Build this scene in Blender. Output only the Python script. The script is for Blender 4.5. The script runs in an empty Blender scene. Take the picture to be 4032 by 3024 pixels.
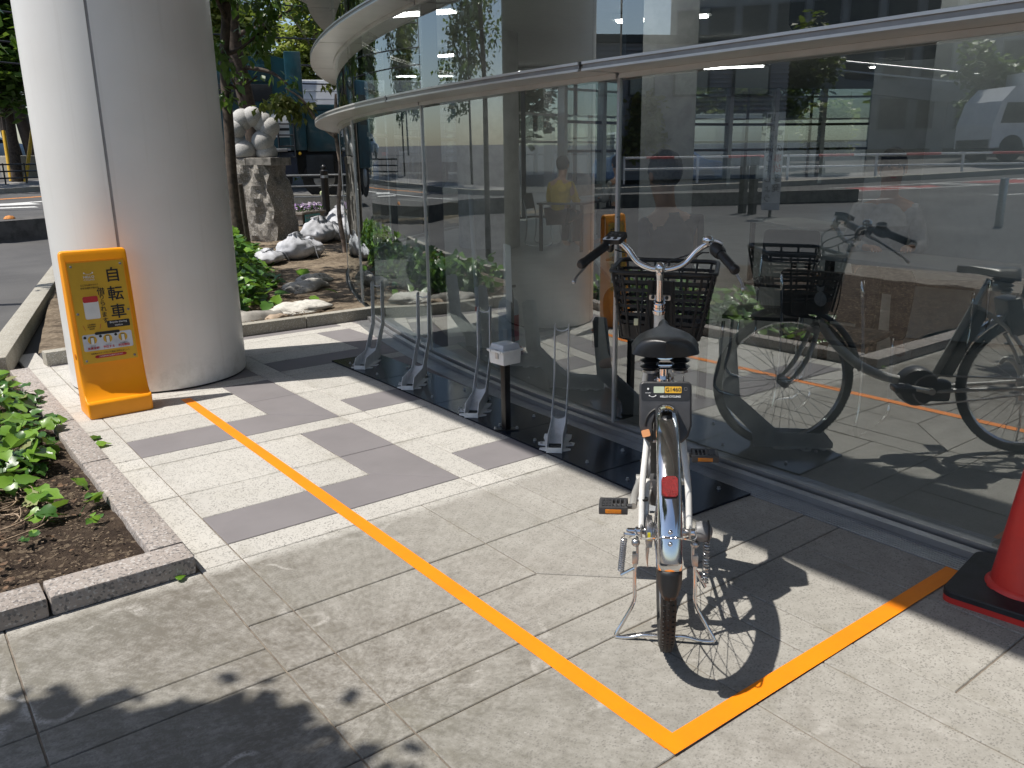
import bpy, bmesh, math, random
from math import sin, cos, pi, radians, hypot, atan2
from mathutils import Vector, Matrix, Quaternion, noise as mnoise

SC = bpy.context.scene
COL = SC.collection
random.seed(7)

# ------------------------------------------------------------------ camera
# x = along the tile rows towards the glass, y = along the facade, z = up; metres
FPX = 3261.0                        # focal length in pixels of the 4032 px wide photograph
GRID = radians(37.4)                # heading of the tile grid
def make_camera():
    d = Vector((174.0, 12000.0, FPX)).normalized()      # direction of gravity in camera axes (x right, y down, z forward)
    up = -d
    f = Vector((0, 0, 1)); fh = (f - f.dot(up) * up).normalized(); r = fh.cross(up)
    def wv(c):                       # camera axes -> world
        gx, gy, gz = c.dot(r), c.dot(fh), c.dot(up)
        return Vector((gx * cos(GRID) + gy * sin(GRID), -gx * sin(GRID) + gy * cos(GRID), gz))
    X, Y, Z = wv(Vector((1, 0, 0))), wv(Vector((0, -1, 0))), wv(Vector((0, 0, -1)))
    cd = bpy.data.cameras.new('camera'); co = bpy.data.objects.new('camera', cd); COL.objects.link(co)
    m = Matrix((X, Y, Z)).transposed().to_4x4(); m.translation = Vector((-0.878, -1.716, 1.386))
    co.matrix_world = m
    cd.sensor_width = 36.0; cd.lens = 36.0 * FPX / 4032.0
    cd.clip_start = 0.05; cd.clip_end = 2000
    SC.camera = co
make_camera()

# ------------------------------------------------------------------ sky, sun, exposure
SUN_K = Vector((0.52, -0.183))       # how far a shadow runs per metre of height
SUN_EL = math.atan(1.0 / SUN_K.length)
SUN_AZ = atan2(-SUN_K.x, -SUN_K.y)   # from +y towards +x
W = bpy.data.worlds.new('World'); SC.world = W; W.use_nodes = True
nt = W.node_tree; nt.nodes.clear()
sky = nt.nodes.new('ShaderNodeTexSky'); sky.sky_type = 'NISHITA'; sky.sun_disc = False
sky.sun_elevation = SUN_EL; sky.sun_rotation = SUN_AZ
sky.air_density = 1.0; sky.dust_density = 1.3; sky.ozone_density = 1.2
bg = nt.nodes.new('ShaderNodeBackground'); bg.inputs['Strength'].default_value = 0.115
wo = nt.nodes.new('ShaderNodeOutputWorld')
nt.links.new(sky.outputs[0], bg.inputs[0]); nt.links.new(bg.outputs[0], wo.inputs[0])
sl = bpy.data.lights.new('sun', 'SUN'); sl.energy = 4.7; sl.angle = radians(0.53); sl.color = (1.0, 0.95, 0.87)
so = bpy.data.objects.new('sun', sl); COL.objects.link(so)
so.rotation_euler = Vector((SUN_K.x, SUN_K.y, -1.0)).to_track_quat('-Z', 'Y').to_euler()
so.location = (-6, 3, 12)
SC.view_settings.view_transform = 'Standard'; SC.view_settings.look = 'None'
SC.view_settings.exposure = 0.30; SC.view_settings.gamma = 1.0; SC.view_settings.use_curve_mapping = False
SC.cycles.max_bounces = 14; SC.cycles.transparent_max_bounces = 24; SC.cycles.transmission_bounces = 8
SC.cycles.glossy_bounces = 5; SC.cycles.diffuse_bounces = 4
SC.cycles.caustics_reflective = False; SC.cycles.caustics_refractive = False
SC.cycles.sample_clamp_indirect = 6.0

# ------------------------------------------------------------------ materials
MATS = {}
class NT:
    def __init__(s, name):
        s.m = bpy.data.materials.new(name); s.m.use_nodes = True; s.t = s.m.node_tree; s.t.nodes.clear()
        s.out = s.n('OutputMaterial'); s.b = s.n('BsdfPrincipled'); s.t.links.new(s.b.outputs[0], s.out.inputs[0])
    def n(s, k, **kw):
        x = s.t.nodes.new('ShaderNode' + k)
        for a, v in kw.items(): setattr(x, a, v)
        return x
    def l(s, a, b): s.t.links.new(a, b)
    def val(s, sock, v):
        if isinstance(v, bpy.types.NodeSocket): s.l(v, sock)
        else: sock.default_value = v
    def math(s, op, a, b=0.0, clamp=False):
        x = s.n('Math', operation=op, use_clamp=clamp); s.val(x.inputs[0], a); s.val(x.inputs[1], b); return x.outputs[0]
    def mix(s, f, a, b):
        x = s.n('Mix', data_type='RGBA'); s.val(x.inputs[0], f); s.val(x.inputs[6], a); s.val(x.inputs[7], b); return x.outputs[2]
    def ramp(s, f, a, b):
        x = s.n('MapRange', interpolation_type='SMOOTHSTEP'); s.val(x.inputs[0], f); x.inputs[1].default_value = a; x.inputs[2].default_value = b
        return x.outputs[0]
    def coord(s, kind='pos'):
        if kind == 'pos': return s.n('NewGeometry').outputs['Position']
        return s.n('TexCoord').outputs['Object']
    def noise(s, vec, scale, detail=4, rough=0.55, out=0):
        x = s.n('TexNoise'); s.l(vec, x.inputs['Vector']); x.inputs['Scale'].default_value = scale; x.inputs['Detail'].default_value = detail
        x.inputs['Roughness'].default_value = rough; return x.outputs[out]
    def voro(s, vec, scale, out='Distance', rnd=1.0, feature='F1'):
        x = s.n('TexVoronoi', feature=feature); s.l(vec, x.inputs['Vector']); x.inputs['Scale'].default_value = scale; x.inputs['Randomness'].default_value = rnd
        return x.outputs[out]
    def scale(s, vec, v):
        x = s.n('VectorMath', operation='MULTIPLY'); s.l(vec, x.inputs[0]); x.inputs[1].default_value = v; return x.outputs[0]
    def bump(s, h, strength=0.3, dist=0.01):
        x = s.n('Bump'); x.inputs['Strength'].default_value = strength; x.inputs['Distance'].default_value = dist; s.l(h, x.inputs['Height'])
        s.l(x.outputs[0], s.b.inputs['Normal'])
    def set(s, **kw):
        for k, v in kw.items(): s.val(s.b.inputs[k.replace('_', ' ')], v)
        return s.m
def rgb(h):
    h = h.lstrip('#'); c = [int(h[i:i + 2], 16) / 255 for i in (0, 2, 4)]
    return tuple(((x / 12.92) if x <= .04045 else ((x + .055) / 1.055) ** 2.4) for x in c) + (1,)
def L4(c): return tuple(c) + (1,) if len(c) == 3 else c
def mat(name, col, rough=0.5, metal=0.0, var=0.12, nscale=9.0, bump=0.0, bscale=60.0, coat=0.0, spec=0.5, rvar=0.12):
    """general paint / plastic / metal with slight soiling and uneven gloss"""
    if name in MATS: return MATS[name]
    t = NT(name); p = t.coord('obj'); col = L4(col)
    n = t.noise(p, nscale, 5, 0.6)
    f = t.ramp(n, 0.35, 0.72)
    c2 = tuple(max(0, x * (1 - var * 2.2)) for x in col[:3]) + (1,)
    c = t.mix(f, col, c2)
    n2 = t.noise(p, nscale * 6, 3)
    r = t.math('ADD', rough - rvar / 2, t.math('MULTIPLY', n2, rvar))
    t.set(Base_Color=c, Roughness=r, Metallic=metal, Specular_IOR_Level=spec, Coat_Weight=coat)
    if bump: t.bump(t.noise(p, bscale, 4), bump, 0.004)
    MATS[name] = t.m; return t.m
def glossy_leaf(name, a, b, trans=0.25, rough=0.38):
    t = NT(name); p = t.coord('pos'); oi = t.n('ObjectInfo').outputs['Random']
    n = t.noise(p, 7.0, 3); f = t.math('ADD', t.math('MULTIPLY', n, 0.7), t.math('MULTIPLY', oi, 0.4))
    c = t.mix(t.ramp(f, 0.25, 0.85), L4(a), L4(b))
    t.set(Base_Color=c, Roughness=rough, Specular_IOR_Level=0.45)
    tr = t.n('BsdfTranslucent'); t.l(t.mix(0.5, c, (0.22, 0.34, 0.04, 1)), tr.inputs[0])
    mx = t.n('MixShader'); mx.inputs[0].default_value = trans
    t.l(t.b.outputs[0], mx.inputs[1]); t.l(tr.outputs[0], mx.inputs[2]); t.l(mx.outputs[0], t.out.inputs[0])
    MATS[name] = t.m; return t.m

# ------------------------------------------------------------------ mesh builder
class MB:
    def __init__(s): s.v = []; s.f = []; s.mi = []; s.k = 0
    def add(s, vs, fs):
        o = len(s.v); s.v += [tuple(p) for p in vs]; s.f += [tuple(i + o for i in f) for f in fs]; s.mi += [s.k] * len(fs); return s
    def slot(s, k): s.k = k; return s
    def box(s, c, d, rz=0.0, rx=0.0, ry=0.0, top=1.0, ch=0.0):
        """box of size d centred on c, optionally tapering to the top or with chamfered edges"""
        R = Matrix.Rotation(rz, 3, 'Z') @ Matrix.Rotation(ry, 3, 'Y') @ Matrix.Rotation(rx, 3, 'X'); c = Vector(c)
        x, y, z = d[0] / 2, d[1] / 2, d[2] / 2
        if ch <= 0:
            P = [(-x, -y, -z), (x, -y, -z), (x, y, -z), (-x, y, -z), (-x * top, -y * top, z), (x * top, -y * top, z), (x * top, y * top, z), (-x * top, y * top, z)]
            return s.add([c + R @ Vector(p) for p in P], [(3, 2, 1, 0), (4, 5, 6, 7), (0, 1, 5, 4), (1, 2, 6, 5), (2, 3, 7, 6), (3, 0, 4, 7)])
        bm = bmesh.new(); bmesh.ops.create_cube(bm, size=1.0)
        for v in bm.verts: v.co = Vector((v.co.x * 2 * x * (top if v.co.z > 0 else 1), v.co.y * 2 * y * (top if v.co.z > 0 else 1), v.co.z * 2 * z))
        bmesh.ops.bevel(bm, geom=bm.edges[:], offset=ch, segments=2, affect='EDGES', profile=0.6)
        s.bm(bm, Matrix.Translation(c) @ R.to_4x4()); return s
    def bm(s, bm, M=None):
        bm.verts.index_update()
        vs = [(M @ v.co) if M else v.co.copy() for v in bm.verts]; fs = [tuple(v.index for v in f.verts) for f in bm.faces]
        bm.free(); return s.add(vs, fs)
    def prism(s, poly, z0, z1):
        n = len(poly); vs = [(p[0], p[1], z0) for p in poly] + [(p[0], p[1], z1) for p in poly]
        fs = [tuple(range(n - 1, -1, -1)), tuple(range(n, 2 * n))] + [(i, (i + 1) % n, n + (i + 1) % n, n + i) for i in range(n)]
        return s.add(vs, fs)
    def slab(s, poly, frame, th):
        """poly in a plane given by frame = (origin, ex, ey); thickened both ways along the normal"""
        o, ex, ey = Vector(frame[0]), Vector(frame[1]), Vector(frame[2]); nz = ex.cross(ey).normalized() * th / 2; n = len(poly)
        a = [o + ex * p[0] + ey * p[1] for p in poly]
        vs = [p - nz for p in a] + [p + nz for p in a]
        return s.add(vs, [tuple(range(n - 1, -1, -1)), tuple(range(n, 2 * n))] + [(i, (i + 1) % n, n + (i + 1) % n, n + i) for i in range(n)])
    def tube(s, pts, r, n=10, closed=False, caps=True):
        pts = [Vector(p) for p in pts]; m = len(pts); rs = r if isinstance(r, (list, tuple)) else [r] * m
        tang = []
        for i in range(m):
            a = pts[(i - 1) % m] if (closed or i > 0) else pts[i]; b = pts[(i + 1) % m] if (closed or i < m - 1) else pts[i]
            t = (b - a); tang.append(t.normalized() if t.length > 1e-9 else Vector((0, 0, 1)))
        ref = Vector((0, 0, 1)) if abs(tang[0].z) < 0.9 else Vector((1, 0, 0))
        u = (ref - tang[0] * ref.dot(tang[0])).normalized(); vs = []
        for i in range(m):
            u = (u - tang[i] * u.dot(tang[i])); u = u.normalized() if u.length > 1e-6 else tang[i].orthogonal().normalized()
            w = tang[i].cross(u)
            for k in range(n):
                a = 2 * pi * k / n; vs.append(pts[i] + (u * cos(a) + w * sin(a)) * rs[i])
        fs = []
        for i in range(m if closed else m - 1):
            j = (i + 1) % m
            for k in range(n): fs.append((i * n + k, i * n + (k + 1) % n, j * n + (k + 1) % n, j * n + k))
        if caps and not closed: fs += [tuple(range(n - 1, -1, -1)), tuple(range((m - 1) * n, m * n))]
        return s.add(vs, fs)
    def lathe(s, prof, n=24, c=(0, 0, 0), axis='z', a0=0.0, a1=2 * pi, cap=True):
        """prof: list of (radius, height)"""
        full = abs(a1 - a0 - 2 * pi) < 1e-6; k = n if full else n + 1; vs = []
        for r, h in prof:
            for i in range(k):
                a = a0 + (a1 - a0) * i / n; p = (r * cos(a), r * sin(a), h)
                if axis == 'y': p = (p[0], p[2], p[1])
                elif axis == 'x': p = (p[2], p[0], p[1])
                vs.append((p[0] + c[0], p[1] + c[1], p[2] + c[2]))
        fs = []
        for j in range(len(prof) - 1):
            for i in range(n if full else n):
                i2 = (i + 1) % k if full else i + 1
                fs.append((j * k + i, j * k + i2, (j + 1) * k + i2, (j + 1) * k + i))
        if cap and full:
            if prof[0][0] > 1e-6: fs.append(tuple(range(k - 1, -1, -1)))
            if prof[-1][0] > 1e-6: fs.append(tuple(range((len(prof) - 1) * k, len(prof) * k)))
        return s.add(vs, fs)
    def ball(s, c, r, n=16, m=10, sc=(1, 1, 1), jit=0.0, seed=0, freq=2.0):
        vs = []; fs = []
        for j in range(m + 1):
            th = pi * j / m
            for i in range(n):
                a = 2 * pi * i / n; d = Vector((sin(th) * cos(a), sin(th) * sin(a), cos(th)))
                q = 1 + (mnoise.noise(d * freq + Vector((seed, seed * 1.7, 0))) * jit if jit else 0)
                vs.append((c[0] + d.x * r * sc[0] * q, c[1] + d.y * r * sc[1] * q, c[2] + d.z * r * sc[2] * q))
        for j in range(m):
            for i in range(n): fs.append((j * n + i, (j + 1) * n + i, (j + 1) * n + (i + 1) % n, j * n + (i + 1) % n))
        return s.add(vs, fs)
    def quad(s, a, b, c, d): return s.add([a, b, c, d], [(0, 1, 2, 3)])
    def build(s, name, m, parent=None, smooth=False, auto=None, loc=None):
        me = bpy.data.meshes.new(name); me.from_pydata(s.v, [], s.f)
        ms = m if isinstance(m, (list, tuple)) else [m]
        for x in ms: me.materials.append(x)
        if len(ms) > 1: me.polygons.foreach_set('material_index', s.mi)
        if smooth: me.polygons.foreach_set('use_smooth', [True] * len(me.polygons))
        me.update()
        if auto is not None: autosmooth(me, auto)
        return link(name, me, parent, loc)
def autosmooth(me, deg):
    bm = bmesh.new(); bm.from_mesh(me); bmesh.ops.recalc_face_normals(bm, faces=bm.faces[:])
    lim = radians(deg)
    for f in bm.faces: f.smooth = True
    for e in bm.edges:
        e.smooth = len(e.link_faces) == 2 and e.calc_face_angle(0) < lim
    bm.to_mesh(me); bm.free()
def link(name, data, parent=None, loc=None):
    o = bpy.data.objects.new(name, data); COL.objects.link(o)
    if parent is not None: o.parent = parent
    if loc is not None: o.location = loc
    return o
def tag(o, label=None, cat=None, group=None, kind=None):
    if label: o['label'] = label
    if cat: o['category'] = cat
    if group: o['group'] = group
    if kind: o['kind'] = kind
    return o
def thing(name, label, cat, loc=(0, 0, 0), rz=0.0, group=None):
    o = bpy.data.objects.new(name, None); COL.objects.link(o); o.empty_display_size = 0.1
    o.location = loc; o.rotation_euler = (0, 0, rz); return tag(o, label, cat, group)
def kids(o): return [c for c in COL.objects if c.parent == o]
def dup(o, loc, rz, label, group=None):
    r = o.copy(); COL.objects.link(r); r.location = loc; r.rotation_euler = (o.rotation_euler[0], o.rotation_euler[1], rz); tag(r, label, None, group)
    for c in kids(o):
        d = c.copy(); COL.objects.link(d); d.parent = r
        for g in kids(c):
            h = g.copy(); COL.objects.link(h); h.parent = d
    return r
def text(name, body, size, m, parent, M, ext=0.0004, align='CENTER', sx=1.0, bold=0.0):
    """flat printed lettering as a mesh; M places its baseline frame"""
    cu = bpy.data.curves.new(name, 'FONT'); cu.body = body; cu.size = size; cu.align_x = align; cu.align_y = 'CENTER'; cu.extrude = ext; cu.offset = bold
    cu.resolution_u = 3
    o = bpy.data.objects.new(name, cu); COL.objects.link(o)
    dg = bpy.context.evaluated_depsgraph_get(); me = bpy.data.meshes.new_from_object(o.evaluated_get(dg))
    COL.objects.unlink(o); bpy.data.objects.remove(o)
    me.transform(M @ Matrix.Diagonal((sx, 1, 1, 1))); me.materials.clear(); me.materials.append(m); me.name = name
    return link(name, me, parent)
def arc(c, r, a0, a1, n, z=0.0): return [(c[0] + r * cos(a0 + (a1 - a0) * i / n), c[1] + r * sin(a0 + (a1 - a0) * i / n), z) for i in range(n + 1)]
def rrect(x0, y0, x1, y1, r, n=4):
    P = []
    for cx, cy, a in ((x1 - r, y1 - r, 0), (x0 + r, y1 - r, pi / 2), (x0 + r, y0 + r, pi), (x1 - r, y0 + r, 1.5 * pi)):
        P += [(cx + r * cos(a + pi / 2 * i / n), cy + r * sin(a + pi / 2 * i / n)) for i in range(n + 1)]
    return P
def smst(x, a, b):
    t = min(1.0, max(0.0, (x - a) / (b - a))); return t * t * (3 - 2 * t)
def bez(P, n=10):
    """Catmull-Rom through points"""
    P = [Vector(p) for p in P]; Q = [P[0] * 2 - P[1]] + P + [P[-1] * 2 - P[-2]]; out = []
    for i in range(1, len(Q) - 2):
        for k in range(n):
            t = k / n; a, b, c, d = Q[i - 1], Q[i], Q[i + 1], Q[i + 2]
            out.append(0.5 * ((2 * b) + (c - a) * t + (2 * a - 5 * b + 4 * c - d) * t * t + (3 * b - a - 3 * c + d) * t ** 3))
    return out + [P[-1]]
# ------------------------------------------------------------------ palette
M_chrome = mat('chrome', (0.72, 0.72, 0.73), 0.10, 1.0, 0.06, 14, rvar=0.10)
M_steel = mat('steel', (0.52, 0.52, 0.53), 0.30, 1.0, 0.12, 30)
M_alu = mat('brushed_aluminium', (0.42, 0.42, 0.42), 0.42, 0.85, 0.08, 6)
M_alu_dark = mat('weathered_aluminium', (0.36, 0.37, 0.385), 0.38, 0.7, 0.10, 10)
M_black = mat('black_plastic', (0.018, 0.018, 0.019), 0.45, 0, 0.2, 20, 0.1, 300)
M_rubber = mat('tyre_rubber', (0.022, 0.021, 0.02), 0.75, 0, 0.3, 30, 0.2, 200)
M_saddle = mat('saddle_vinyl', (0.012, 0.013, 0.015), 0.33, 0, 0.2, 25, 0.12, 500)
M_bikewhite = mat('white_frame_paint', (0.78, 0.77, 0.74), 0.28, 0, 0.08, 12, coat=0.4)
M_dgrey = mat('dark_grey_plastic', (0.05, 0.05, 0.053), 0.42, 0, 0.15, 25, 0.08, 400)
M_lgrey = mat('mid_grey_plastic', (0.2, 0.2, 0.205), 0.45, 0, 0.12, 25)
M_basket = mat('basket_plastic', (0.022, 0.02, 0.019), 0.5, 0, 0.25, 18, 0.1, 300)
M_amber = mat('amber_reflector', (0.62, 0.2, 0.01), 0.25, 0, 0.1, 60, 0.3, 300, coat=0.5)
M_peach = mat('peach_plastic', (0.75, 0.34, 0.15), 0.5, 0, 0.08)
M_yellow = mat('yellow_label', (0.75, 0.42, 0.03), 0.4, 0, 0.06)
M_paper = mat('white_print', (0.75, 0.75, 0.75), 0.5, 0, 0.04)
M_ink = mat('black_print', (0.015, 0.015, 0.015), 0.5, 0, 0.1)
M_redink = mat('red_print', (0.55, 0.03, 0.035), 0.5, 0, 0.08)
M_poster = mat('ochre_poster', (0.66, 0.39, 0.025), 0.5, 0, 0.05, 5, rvar=0.1)
def tape_mat():
    t = NT('orange_tape'); p = t.coord('pos'); n = t.noise(p, 4, 6, 0.7); f = t.noise(p, 70, 6, 0.8)
    c = t.mix(t.ramp(n, 0.35, 0.75), (0.90, 0.25, 0.0, 1), (0.80, 0.215, 0.002, 1)); c = t.mix(t.math('MULTIPLY', t.ramp(f, 0.58, 0.72), 0.35), c, (0.42, 0.17, 0.04, 1))
    t.set(Base_Color=c, Roughness=0.55); t.bump(t.noise(p, 110, 4), 0.25, 0.002); return t.m
M_tape = tape_mat()
def worn_plastic(name, a, b, scuff, rough, amt):
    t = NT(name); p = t.coord('obj'); n = t.noise(p, 5, 6, 0.65); s = t.noise(t.scale(p, (2, 2, 7)), 11, 6, 0.8); f = t.noise(p, 85, 5, 0.8)
    c = t.mix(t.ramp(n, 0.32, 0.72), L4(a), L4(b)); c = t.mix(t.math('MULTIPLY', t.ramp(s, 0.64, 0.72), amt), c, L4(scuff)); c = t.mix(t.math('MULTIPLY', t.ramp(f, 0.64, 0.72), amt * 0.7), c, (0.16, 0.13, 0.10, 1))
    t.set(Base_Color=c, Roughness=t.math('ADD', rough, t.math('MULTIPLY', n, 0.18))); t.bump(t.noise(p, 260, 3), 0.06, 0.003); return t.m
M_conered = worn_plastic('cone_red', (0.66, 0.04, 0.03), (0.54, 0.035, 0.03), (0.70, 0.22, 0.17), 0.32, 0.4)
M_orange = worn_plastic('orange_polyethylene', (0.90, 0.335, 0.0), (0.85, 0.305, 0.0), (0.95, 0.50, 0.12), 0.34, 0.25)
M_coneblack = mat('cone_weight_rubber', (0.018, 0.02, 0.024), 0.6, 0, 0.25, 16, 0.15, 160)
M_rack = mat('grey_rack_paint', (0.66, 0.68, 0.70), 0.35, 0, 0.1, 18)
M_boxwhite = mat('white_enclosure', (0.72, 0.72, 0.70), 0.35, 0, 0.05, 16)
M_boxlid = mat('clear_grey_lid', (0.5, 0.53, 0.57), 0.2, 0, 0.05, 16)
M_postblack = mat('black_steel_post', (0.012, 0.011, 0.011), 0.3, 0.2, 0.2, 20)
def column_mat():
    t = NT('white_column_paint'); p = t.coord('pos'); sx = t.n('SeparateXYZ'); t.l(p, sx.inputs[0])
    n = t.noise(p, 2.2, 5, 0.6); st = t.noise(t.scale(p, (9, 9, 0.25)), 2.0, 4, 0.6); g = t.noise(p, 9, 6, 0.75)
    c = t.mix(t.ramp(n, 0.3, 0.75), (0.83, 0.82, 0.80, 1), (0.79, 0.775, 0.75, 1)); c = t.mix(t.math('MULTIPLY', t.ramp(st, 0.56, 0.74), 0.22), c, (0.60, 0.57, 0.53, 1))
    foot = t.math('MULTIPLY', t.ramp(sx.outputs[2], 0.30, 0.0), t.ramp(g, 0.38, 0.70)); c = t.mix(t.math('MULTIPLY', foot, 0.40), c, (0.36, 0.33, 0.29, 1))
    sc = t.noise(t.scale(p, (3, 3, 14)), 5, 5, 0.8); c = t.mix(t.math('MULTIPLY', t.ramp(sc, 0.70, 0.76), 0.30), c, (0.42, 0.41, 0.40, 1))
    t.set(Base_Color=c, Roughness=t.math('ADD', 0.30, t.math('MULTIPLY', n, 0.12))); return t.m
M_column = column_mat()
M_seam = mat('dark_seam', (0.34, 0.33, 0.33), 0.7)
M_mull = mat('dark_mullion', (0.04, 0.045, 0.048), 0.35, 0.4, 0.1)
M_mulll = mat('pale_mullion', (0.55, 0.56, 0.57), 0.3, 0.6, 0.06)
M_ringm = mat('ring_metal', (0.74, 0.725, 0.70), 0.34, 0.6, 0.05, 4)
M_ringweb = mat('ring_web_metal', (0.34, 0.32, 0.305), 0.35, 0.6, 0.1, 9)
M_int_floor = mat('interior_floor', (0.25, 0.255, 0.25), 0.35, 0, 0.1, 3)
M_int_ceil = mat('interior_ceiling', (0.80, 0.80, 0.78), 0.8, 0, 0.03)
M_conc = mat('interior_concrete', (0.52, 0.52, 0.51), 0.75, 0, 0.12, 5, 0.1, 40)
M_intdark = mat('interior_dark_wall', (0.09, 0.092, 0.09), 0.7, 0, 0.15, 4)
M_whitewall = mat('white_wall', (0.62, 0.63, 0.62), 0.7, 0, 0.05)
M_chairblk = mat('black_chair_shell', (0.018, 0.02, 0.023), 0.45)
M_table = mat('table_top_grey', (0.33, 0.34, 0.34), 0.3, 0, 0.06)
M_bark = mat('brown_bark', (0.085, 0.062, 0.046), 0.85, 0, 0.3, 14, 0.8, 35)
M_wood = mat('weathered_stake', (0.15, 0.125, 0.10), 0.8, 0, 0.25, 12, 0.4, 60)
M_soil2 = mat('dry_straw', (0.20, 0.145, 0.095), 0.85, 0, 0.25, 30)
M_root = mat('dry_root', (0.38, 0.28, 0.19), 0.75, 0, 0.25, 40, 0.4, 120)
M_bag = mat('white_woven_bag', (0.50, 0.51, 0.545), 0.7, 0, 0.16, 9, 0.5, 60)
M_teal = mat('teal_truck_paint', (0.006, 0.060, 0.085), 0.3, 0, 0.2, 3, coat=0.4)
M_teald = mat('dark_truck_steel', (0.015, 0.02, 0.026), 0.55, 0.2, 0.25, 6)
M_white = mat('white_vehicle_paint', (0.72, 0.73, 0.74), 0.3, 0, 0.05, 3)
M_carblue = mat('pale_blue_car_paint', (0.30, 0.38, 0.46), 0.25, 0.3, 0.05, coat=0.6)
M_bluecar = mat('blue_car_paint', (0.02, 0.12, 0.36), 0.25, 0.2, 0.05, coat=0.6)
M_carglass = mat('dark_car_glass', (0.02, 0.025, 0.03), 0.08, 0, 0.1)
M_yel = mat('yellow_guy_guard', (0.75, 0.45, 0.03), 0.45, 0, 0.1, 12)
M_pole = mat('brown_pole', (0.06, 0.045, 0.038), 0.7, 0, 0.2, 6)
M_skin = mat('skin', (0.52, 0.31, 0.22), 0.5, 0, 0.06)
M_hairg = mat('grey_hair', (0.18, 0.18, 0.18), 0.6, 0, 0.2, 60)
M_navy = mat('navy_cloth', (0.012, 0.016, 0.035), 0.8, 0, 0.15, 20)
M_greycloth = mat('pale_grey_cloth', (0.42, 0.43, 0.44), 0.8, 0, 0.1, 20)
M_yellowcloth = mat('yellow_cloth', (0.62, 0.45, 0.06), 0.8, 0, 0.1, 20)
M_trouser = mat('dark_trousers', (0.03, 0.032, 0.04), 0.8, 0, 0.15, 20)
M_flower = mat('lilac_petals', (0.42, 0.26, 0.55), 0.6, 0, 0.3, 40)
M_flowerw = mat('pale_petals', (0.7, 0.6, 0.72), 0.6, 0, 0.2, 40)
M_planter = mat('stone_planter_box', (0.28, 0.25, 0.22), 0.7, 0, 0.2, 12, 0.3, 60)
M_aqua = mat('aqua_sign', (0.10, 0.40, 0.44), 0.45, 0, 0.08)
M_pink = mat('pink_lettering', (0.72, 0.40, 0.45), 0.5)
M_guardrail = mat('galvanised_rail', (0.30, 0.31, 0.32), 0.4, 0.6, 0.12, 9)
M_bollard = mat('black_bollard', (0.012, 0.012, 0.013), 0.3, 0, 0.15)
M_paintw = mat('road_white_paint', (0.70, 0.70, 0.68), 0.7, 0, 0.2, 20, 0.1, 60)
M_paintr = mat('road_red_paint', (0.36, 0.05, 0.05), 0.75, 0, 0.2, 20, 0.1, 60)
M_painto = mat('road_orange_paint', (0.62, 0.24, 0.05), 0.75, 0, 0.2, 20, 0.1, 60)
M_lens = None
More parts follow.
